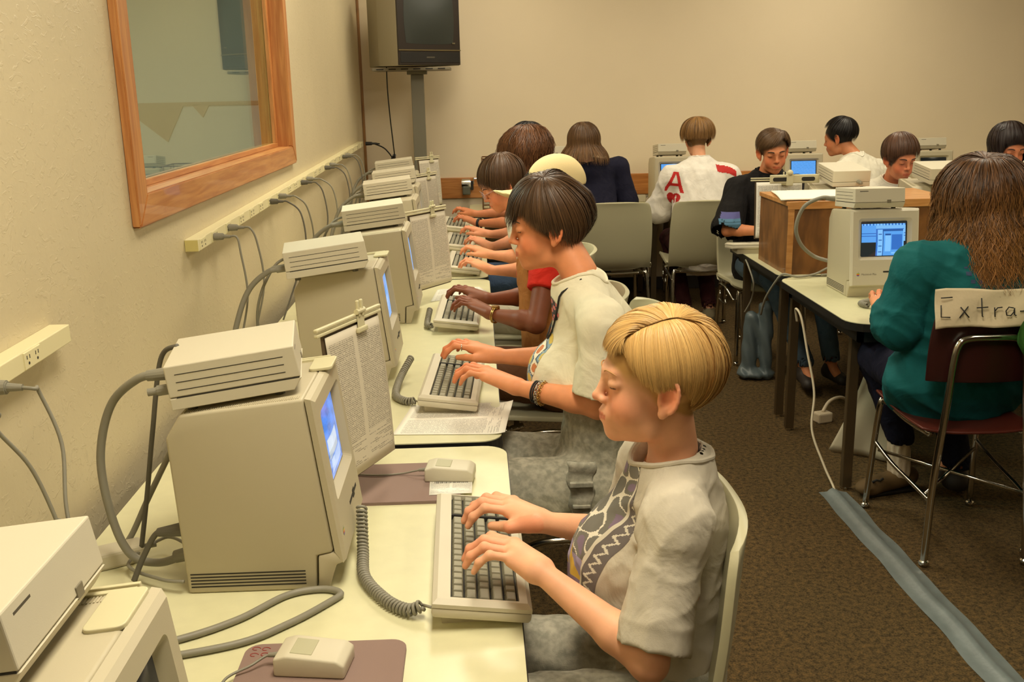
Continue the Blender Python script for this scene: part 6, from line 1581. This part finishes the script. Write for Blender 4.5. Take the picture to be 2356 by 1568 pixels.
# --- curly haired typist and the one behind
p5 = dict(label='student with bushy brown curls bent forward in the wall row', head=(.285, 5.62, 1.215), rot=(180, -25, 0), hs=1.02, bs=.95, face=180, pelvis=(.38, 5.42, .56), neck=(.34, 5.58, 1.09),
          SL=(.33, 5.42, 1.0), SR=(.33, 5.74, 1.0), EL=(.22, 5.0, .85), WL=(.065, 4.86, .84), KL=(-.005, 4.99, .858), gdL=(-1, .6, 0), ER=(.2, 5.4, .82), WR=(.06, 5.30, .84), KR=(-.02, 5.38, .86), gdR=(-1, .5, 0),
          NL=(-.1, 5.3, .6), AL=(-.08, 5.3, .1), NR=(-.1, 5.5, .6), AR=(-.08, 5.5, .1), h=.006, skin=(222, 150, 112), shirt=dict(mat=M_blue, hem=0, sleeve=.6, flare=.012, h=.009), trs=dict(mat=M_blue, h=.01))
p5['EL'] = (.20, 5.04, .84); p5['SL'] = (.30, 5.26, .98)
h5 = cap_hair(p5, (104, 66, 38), fr=6, sd=-34, bk=-56, r=(.135, .122, .112), n=3000, w=.003, cvar=.4, wave=.014, wf=110, drop=.05, spread=.014, jit=.03, flare=.9)
grow(p5, h5)
p6 = dict(label='dark haired student at the far end of the wall row, black wristwatch', head=(.325, 6.22, 1.235), rot=(180, -20, 0), hs=1.0, bs=.95, face=180, pelvis=(.38, 6.05, .56), neck=(.36, 6.18, 1.10),
          SL=(.34, 6.02, 1.0), SR=(.34, 6.32, 1.0), EL=(.20, 5.62, .85), WL=(.0, 5.76, .84), KL=(-.075, 5.88, .858), gdL=(-1, .5, 0), ER=(.18, 6.2, .84), WR=(-.01, 6.2, .84), KR=(-.08, 6.28, .86), gdR=(-1, .5, 0),
          NL=(-.1, 5.95, .6), AL=(-.08, 5.95, .1), NR=(-.1, 6.15, .6), AR=(-.08, 6.15, .1), h=.006, skin=(206, 130, 88), shirt=dict(mat=M_blk, hem=0, sleeve=.6, flare=.012, h=.009), trs=dict(mat=M_blk, h=.01))
h6 = cap_hair(p6, (26, 20, 18), fr=10, sd=-24, bk=-50, r=(.112, .094, .112), n=1500, w=.003, cvar=.2)
grow(p6, h6); band(p6, 'L', .014, .0275, .012, M_neck, 'wristwatch')
# --- long haired student in navy, from behind
p7 = dict(label='student with long straight brown hair in a navy jacket, seen from behind', head=(.725, 6.76, 1.205), rot=(90, -8, 0), hs=1.02, bs=1.05, face=90, pelvis=(.76, 6.55, .56), neck=(.74, 6.70, 1.08),
          SL=(.56, 6.80, 1.055), SR=(.965, 6.80, 1.060), EL=(.56, 6.82, .80), WL=(.66, 7.06, .79), KL=(.68, 7.14, .80), ER=(1.02, 6.78, .83), WR=(.93, 7.06, .80), KR=(.90, 7.14, .81), NL=(.62, 6.98, .58), AL=(.62, 6.9, .1), NR=(.88, 6.98, .58), AR=(.88, 6.9, .1), h=.007, skin=(220, 160, 124),
          shirt=dict(mat=M_navy, name='jacket', hem=-.04, ease=.022, sleeve=1.8, fold=.010, h=.009, rib=False, depth=.10, width=.15), trs=dict(mat=M_blk, h=.01, fat=1.05))
def dl7(e): return .15 if abs(e[0]) > 60 else .12
h7 = cap_hair(p7, (92, 66, 42), fr=-10, sd=-12, bk=-24, crown=(165, 72), r=(.114, .098, .106), n=3200, w=.0026, cvar=.28, drop=dl7, flare=1.5, jit=.014, tips=(128, 92, 54), segs=14)
grow(p7, h7)
# --- bobbed student in the white shirt with letter and heart
M_wred = cloth_mat('white_sweat_cloth', (232, 226, 214), folds=.5, fs=9)
p8 = dict(label='student with blond bobbed hair, white shirt with red letter and heart, seen from behind', head=(1.482, 6.72, 1.228), rot=(92, -14, 0), hs=.96, bs=1.05, face=90, pelvis=(1.46, 6.38, .56), neck=(1.478, 6.63, 1.085), neckr=.044,
          SL=(1.285, 6.56, 1.000), SR=(1.665, 6.60, 1.000), EL=(1.22, 6.66, .78), WL=(1.30, 6.98, .79), KL=(1.32, 7.06, .80), ER=(1.74, 6.74, .80), WR=(1.62, 7.02, .79), KR=(1.60, 7.10, .80), NL=(1.33, 6.84, .56), AL=(1.36, 6.42, .14), NR=(1.56, 6.84, .56), AR=(1.52, 6.42, .14), h=.0065, skin=(226, 164, 124),
          shirt=dict(mat=M_wred, hem=-.02, ease=.034, sleeve=1.3, flare=.03, fold=.02, fscale=26, h=.008, depth=.105, width=.145, fdir=(1, 0, -.6), ribmat=M_wred), trs=dict(mat=cloth_mat('red_black_trousers', (52, 16, 16)), h=.01, shoe=cloth_mat('grey_sock', (128, 118, 92))))
h8 = cap_hair(p8, (148, 110, 64), r=(.116, .108, .108), n=3400, w=.0024, cvar=.38, jit=.016, crown=(170, 70), seed=9, ends=[(0, 0), (30, -4), (55, -14), (80, -16), (105, -16), (135, -18), (165, -20), (180, -20), (-165, -20), (-135, -18), (-105, -16), (-80, -16), (-55, -14), (-30, -4), (0, 0)], drop=.018, lift=.06)
grow(p8, h8)
T8 = p8['_T']; bv8 = bvh_of(p8['_shirt'])
def flat_on(par, bv, me, mtx, ray, off, name, m):
    me.transform(mtx); V_ = []
    for v in me.vertices:
        hit = bv.ray_cast(v.co, Vector(ray)); v.co = hit[0]-Vector(ray)*off if hit[0] is not None else v.co
    return link(name, me, m, par)
def redA(u, v):
    # letter with a heart under it, drawn leaning
    x, y = u-.055, v-.095
    if 0 <= y <= .13:
        hw = .046*(1-y/.13)+.006
        if abs(abs(x)-hw) < .0105: return (196, 34, 28)
        if .038 < y < .056 and abs(x) < hw: return (196, 34, 28)
    hx, hy = (u-.060)/.036, (v-.045)/.036
    if (hx*hx+hy*hy-.75)**3-hx*hx*hy**3*1.6 < 0: return (178, 30, 26)
    return None
ux = Vector((.985, .0, .17))
decal(p8['_shirt'], bv8, (1.215-T8[0], -.6, .83), (.98, 0, -.12), (.12, 0, .98), (0, 1, 0), .12, .24, .0035, redA, 'red_letter_and_heart')
def redyoke(u, v): return (190, 36, 30) if abs(v-.5*u-.0-.012*math.sin(u*30)) < .022 and u > .02 else None
decal(p8['_shirt'], bv8, (1.72-T8[0], -.6, 1.0), (-1, 0, .0), (0, 0, 1), (0, 1, 0), .15, .12, .005, redyoke, 'red_shoulder_stripe')
# --- boy in black behind the page holder
p9 = dict(label='brown haired boy in a black shirt with blue striped sleeves, looking down', head=(1.680, 5.66, 1.212), rot=(-93, -14, 4), hs=.98, bs=1.0, face=-90, pelvis=(1.68, 5.78, .56), neck=(1.670, 5.72, 1.085),
          SR=(1.500, 5.72, 1.005), SL=(1.85, 5.72, 1.005), ER=(1.415, 5.585, .785), WR=(1.60, 5.43, .80), KR=(1.68, 5.38, .81), EL=(1.92, 5.6, .80), WL=(1.80, 5.42, .80), KL=(1.77, 5.36, .81), NR=(1.60, 5.30, .56), AR=(1.72, 5.05, .12), NL=(1.86, 5.30, .56), AL=(1.88, 5.1, .12), h=.005, skin=(214, 140, 96),
          brow=mat('dark_brow', (64, 44, 30)), broww=.003, shirt=dict(mat=M_blk, hem=-.03, ease=.026, sleeve=.93, flare=.03, fold=.012, h=.0055, depth=.10, width=.145), trs=dict(mat=cloth_mat('blue_jeans', (74, 92, 108)), h=.008, fat=1.05))
h9 = cap_hair(p9, (98, 72, 46), r=(.110, .089, .104), n=2800, w=.0022, cvar=.28, crown=(120, 70), part=(48, 56), seed=11, ends=[(70, -4), (60, 8), (50, 22), (38, 34), (24, 34), (10, 26), (-6, 14), (-20, 7), (-36, 2), (-52, -2), (-66, -8), (-80, -14), (-98, -20), (-125, -46), (180, -54), (125, -46), (98, -18), (82, -12), (70, -4)], drop=0)
grow(p9, h9)
def stripes(u, v): return (92, 92, 150) if (v > .062) else (84, 128, 158) if v > .028 and math.sin(v*260) > -.6 else (58, 96, 116) if v > .01 else None
decal(p9['_shirt'], bvh_of(p9['_shirt']), (1.355-p9['_T'][0], -.6, .80), (1, 0, 0), (0, 0, 1), (0, 1, 0), .12, .095, .005, stripes, 'sleeve_stripes')
# --- black haired boy, white shirt, back table
p10 = dict(label='boy with short black hair in a white shirt turned away at the back table', head=(2.475, 6.80, 1.215), rot=(142, -12, 0), hs=.98, bs=1.0, face=112, pelvis=(2.62, 6.50, .56), neck=(2.55, 6.72, 1.09),
           SL=(2.44, 6.64, 1.0), SR=(2.78, 6.74, 1.0), EL=(2.32, 6.8, .82), WL=(2.40, 7.02, .79), KL=(2.42, 7.1, .80), ER=(2.86, 6.9, .82), WR=(2.7, 7.08, .79), KR=(2.66, 7.14, .80), NL=(2.45, 6.92, .56), AL=(2.45, 6.8, .1), NR=(2.7, 6.95, .56), AR=(2.7, 6.85, .1), h=.006, skin=(206, 136, 92),
           shirt=dict(mat=M_white, hem=-.02, ease=.028, sleeve=.7, flare=.02, fold=.014, h=.008, depth=.10, width=.15), trs=dict(mat=M_blk, h=.011))
h10 = cap_hair(p10, (22, 16, 14), fr=28, sd=-4, bk=-48, r=(.112, .089, .102), n=2000, w=.0024, cvar=.2, crown=(170, 60))
grow(p10, h10)
# --- boy in white reading, facing us
p11 = dict(label='brown haired boy in a white shirt looking down behind the disk drives', head=(2.395, 5.62, 1.160), rot=(-84, -15, 2), hs=.98, bs=1.0, face=-90, pelvis=(2.45, 5.85, .56), neck=(2.405, 5.72, 1.035), EL=(2.62, 5.55, .80), WL=(2.55, 5.40, .79), KL=(2.52, 5.33, .80), ER=(2.20, 5.55, .80), WR=(2.28, 5.40, .79), KR=(2.31, 5.33, .80),
           SR=(2.235, 5.74, .965), SL=(2.575, 5.74, .965), NR=(2.3, 5.4, .56), AR=(2.3, 5.35, .1), NL=(2.55, 5.4, .56), AL=(2.55, 5.35, .1), h=.006, skin=(206, 130, 88), brow=mat('dark_brow', (64, 44, 30)), broww=.003,
           shirt=dict(mat=M_white, hem=0, ease=.022, sleeve=.7, flare=.02, fold=.012, h=.008), trs=dict(mat=M_blue, h=.011))
h11 = cap_hair(p11, (84, 54, 34), r=(.112, .094, .106), n=2800, w=.0024, cvar=.35, crown=(175, 66), seed=12, ends=[(0, 14), (16, 16), (34, 12), (50, 2), (64, -12), (84, -16), (104, -40), (130, -56), (180, -60), (-130, -56), (-104, -40), (-84, -16), (-64, -14), (-50, -2), (-34, 8), (-16, 12), (0, 14)], drop=.012)
grow(p11, h11)
# --- girl with headband
p12 = dict(label='dark haired girl with fringe and headband at the right edge, facing the room', head=(3.00, 5.60, 1.200), rot=(-90, -14, 0), hs=1.0, bs=.95, face=-90, pelvis=(3.05, 5.80, .56), neck=(3.01, 5.66, 1.06), EL=(3.22, 5.5, .80), WL=(3.12, 5.38, .79), KL=(3.10, 5.31, .80), ER=(2.82, 5.5, .80), WR=(2.92, 5.38, .79), KR=(2.94, 5.31, .80),
           SR=(2.86, 5.70, .99), SL=(3.17, 5.70, .99), NR=(2.93, 5.4, .56), AR=(2.93, 5.35, .1), NL=(3.15, 5.4, .56), AL=(3.15, 5.35, .1), h=.006, skin=(196, 122, 84), brow=mat('black_brow', (28, 20, 16)), broww=.0025,
           shirt=dict(mat=cloth_mat('dark_maroon_cloth', (70, 30, 34)), hem=0, ease=.02, sleeve=1.5, fold=.01, h=.009), trs=dict(mat=M_blk, h=.012))
h12 = cap_hair(p12, (36, 22, 18), r=(.116, .100, .110), n=3000, w=.0026, cvar=.25, crown=(175, 70), seed=13, fr=10, sd=-24, bk=-30, drop=lambda e: 0 if abs(e[0]) < 50 else .16, flare=.3, segs=12)
grow(p12, h12)
hb = [hull_pt(a, 52 if abs(a) < 60 else 52-(abs(a)-60)*.9, r=(.120, .104, .114)) for a in np.linspace(-100, 100, 21)]
MB().tube([p12['_O']+(p@p12['_R']) for p in hb], .005, n=6).build('headband', M_black, p12['_t'])
# --- girl in teal
M_teal = cloth_mat('teal_fleece', (20, 96, 98), folds=.45, fs=7)
p13 = dict(label='girl with long curly brown hair in a teal sweatshirt sitting with her back to us', head=(1.625, 3.16, 1.182), rot=(112, -12, 0), hs=1.03, bs=1.12, face=92, nofoot='L', pelvis=(1.63, 3.30, .56), neck=(1.605, 3.10, 1.09),
           SL=(1.415, 3.12, 1.010), SR=(1.85, 3.12, 1.010), EL=(1.39, 3.17, .815), WL=(1.46, 3.50, .79), KL=(1.50, 3.59, .805), ER=(1.92, 3.2, .83), WR=(1.80, 3.50, .79), KR=(1.78, 3.58, .805), NL=(1.54, 3.70, .56), AL=(1.645, 3.66, .20), NR=(1.80, 3.72, .56), AR=(1.86, 3.62, .10), h=.006, skin=(220, 148, 106),
           shirt=dict(mat=M_teal, name='sweatshirt', hem=-.02, ease=.030, sleeve=1.55, flare=.030, fold=.026, fscale=22, h=.006, depth=.104, width=.160, wb=1.12, db=1.05, fdir=(.8, 0, -.6), seed=21, belly=((1.60, 3.19, .60), (.25, .145, .11))),
           trs=dict(mat=M_navy, h=.008, fat=1.1))
def push(g, f):
    c = np.array((0, 0, 1.6))
    for k in ('head', 'neck', 'SL', 'SR', 'EL', 'ER', 'pelvis'): g[k] = tuple(c+(np.array(g[k])-c)*f)
    b = g['shirt'].get('belly')
    if b: g['shirt']['belly'] = (tuple(c+(np.array(b[0])-c)*f), b[1])
push(p13, 1.035); p13['hs'] *= 1.03; p13['bs'] *= 1.02; p13['pelvis'] = (1.69, 3.36, .55)
h13 = cap_hair(p13, (92, 60, 32), r=(.120, .106, .110), n=8500, w=.0020, cvar=.8, crown=(150, 72), seed=14, fr=-4, sd=-20, bk=-24, drop=lambda e: .10 if abs(e[0]) < 50 else .245, flare=.75, segs=24, wave=.012, wf=62, spread=.0045, jit=.035, tips=(160, 110, 58), endcut=.22)
grow(p13, h13)
def faint(u, v):
    r_ = int(v/.022)
    if v > .075: return (50, 66, 96) if math.sin(u*230+r_*2)+math.sin(u*97+r_) > .5 and (v % .022) < .012 and .01 < u < .26-.04*r_ else None
    return (44, 70, 110) if math.hypot(u-.14, v-.035) < .028 and math.sin(u*260)*math.sin(v*260) > -.1 else None
decal(p13['_shirt'], bvh_of(p13['_shirt']), (1.56-p13['_T'][0], -.9, .87), (1, 0, 0), (0, 0, 1), (0, 1, 0), .27, .14, .003, faint, 'faint_back_print')
# moccasin and white sock of her left foot
sk = SDF(); T13 = p13['_T']; L13 = lambda p: np.array(p)-T13
sk.cap(L13((1.640, 3.66, .20)), L13((1.655, 3.67, .09)), .042, .044, k=0); sk.disp(lambda P: .0025*np.sin(np.arctan2(P[..., 1]-.36, P[..., 0]-.02)*34)); so_ = sdf_obj('sock', sk, .005, cloth_mat('white_sock', (226, 210, 182)), p13['_t'], label='white ribbed sock')
sk = SDF(); sk.cap(L13((1.70, 3.69, .055)), L13((1.53, 3.63, .040)), .042, .036, k=0); sk.ell(L13((1.515, 3.625, .035)), (.05, .042, .03), k=.02); sk.cap(L13((1.66, 3.675, .12)), L13((1.66, 3.675, .2)), .045, .05, k=.01, op='s'); sk.plane(L13((0, 0, .012)), (0, 0, -1))
m_ = sdf_obj('moccasin', sk, .005, mat('brown_suede', (96, 74, 40), rough=.8, bump=.2, bscale=200), p13['_t'])
MB().prism([(x, y) for x, y in [(-.115+1.61-T13[0], -.045+3.635-T13[1]), (.12+1.61-T13[0], .0+3.65-T13[1]), (.12+1.61-T13[0], .085+3.65-T13[1]), (-.115+1.61-T13[0], .03+3.635-T13[1])]], .002, .016, 'z', bev=.004).build('sole', M_black, m_)
MB().tube([L13(p) for p in ((1.52, 3.60, .068), (1.535, 3.595, .078), (1.55, 3.60, .072), (1.565, 3.605, .080))], .005, n=6).build('lace', M_slot, m_)
# --- sitter in green, almost wholly beyond the right edge
p14 = dict(label='sitter in a green sweatshirt just entering at the right edge', head=(2.045, 2.80, 1.24), rot=(90, -5, 0), hs=1.0, bs=1.1, face=75, pelvis=(1.990, 2.80, .56), neck=(2.025, 2.80, 1.10), SL=(1.845, 2.86, 1.0), SR=(2.225, 2.76, 1.0), EL=(1.805, 2.98, .80), WL=(1.945, 3.12, .75), KL=(1.985, 3.18, .76), ER=(2.305, 2.9, .8), WR=(2.195, 3.1, .76), KR=(2.175, 3.18, .77),
           NL=(1.985, 3.12, .58), AL=(2.045, 3.1, .1), NR=(2.195, 3.1, .58), AR=(2.195, 3.1, .1), h=.009, shirt=dict(mat=cloth_mat('green_cloth', (54, 104, 38)), hem=-.06, ease=.04, sleeve=1.5, flare=.02, fold=.014, h=.01, depth=.11, width=.15, wb=1.1), trs=dict(mat=M_navy, h=.012))
h14 = cap_hair(p14, (60, 42, 28), n=1200, w=.003)
grow(p14, h14)
# ------------------------------------------------------------------ groups of alike things
def settle():
    for o in C.objects:
        if o.parent is not None or 'category' not in o: continue
        c, l = o['category'], o['label']
        wall = o.matrix_world.translation.x < .2 if o.type == 'EMPTY' else True
        x, y = o.location.x, o.location.y
        row = 'along the left wall' if x < .3 and y < 7 else 'at the back wall' if y > 6.9 else 'on the island tables'
        if c == 'computer': o['group'] = 'compact computers '+row
        elif c == 'disk drive': o['group'] = 'disk drives '+row
        elif c == 'keyboard': o['group'] = 'keyboards '+row
        elif c == 'table': o['group'] = 'cream tables '+row
        elif c == 'chair': o['group'] = 'maroon chairs' if 'maroon' in o.name else 'moulded chairs '+('at the wall row' if x < .3 else 'at the island and back tables')
        elif c == 'copy stand': o['group'] = 'page holders'
        elif c == 'mouse': o['group'] = 'mice on pads'
        elif c == 'mouse pad': o['group'] = 'mauve mouse pads'
        elif c == 'bracket': o['group'] = 'holder plates on the computers'
        elif c == 'power strip': o['group'] = 'power strips on the left wall'
        elif c == 'reflection': o['group'] = 'brown triangles standing in for a reflection'
        elif c == 'cable' and 'strip' in l: o['group'] = 'cables plugged into the wall strips'
        elif c == 'cable' and 'drive' in l and 'wall row' in l: o['group'] = 'cables behind the wall row drives'
settle()
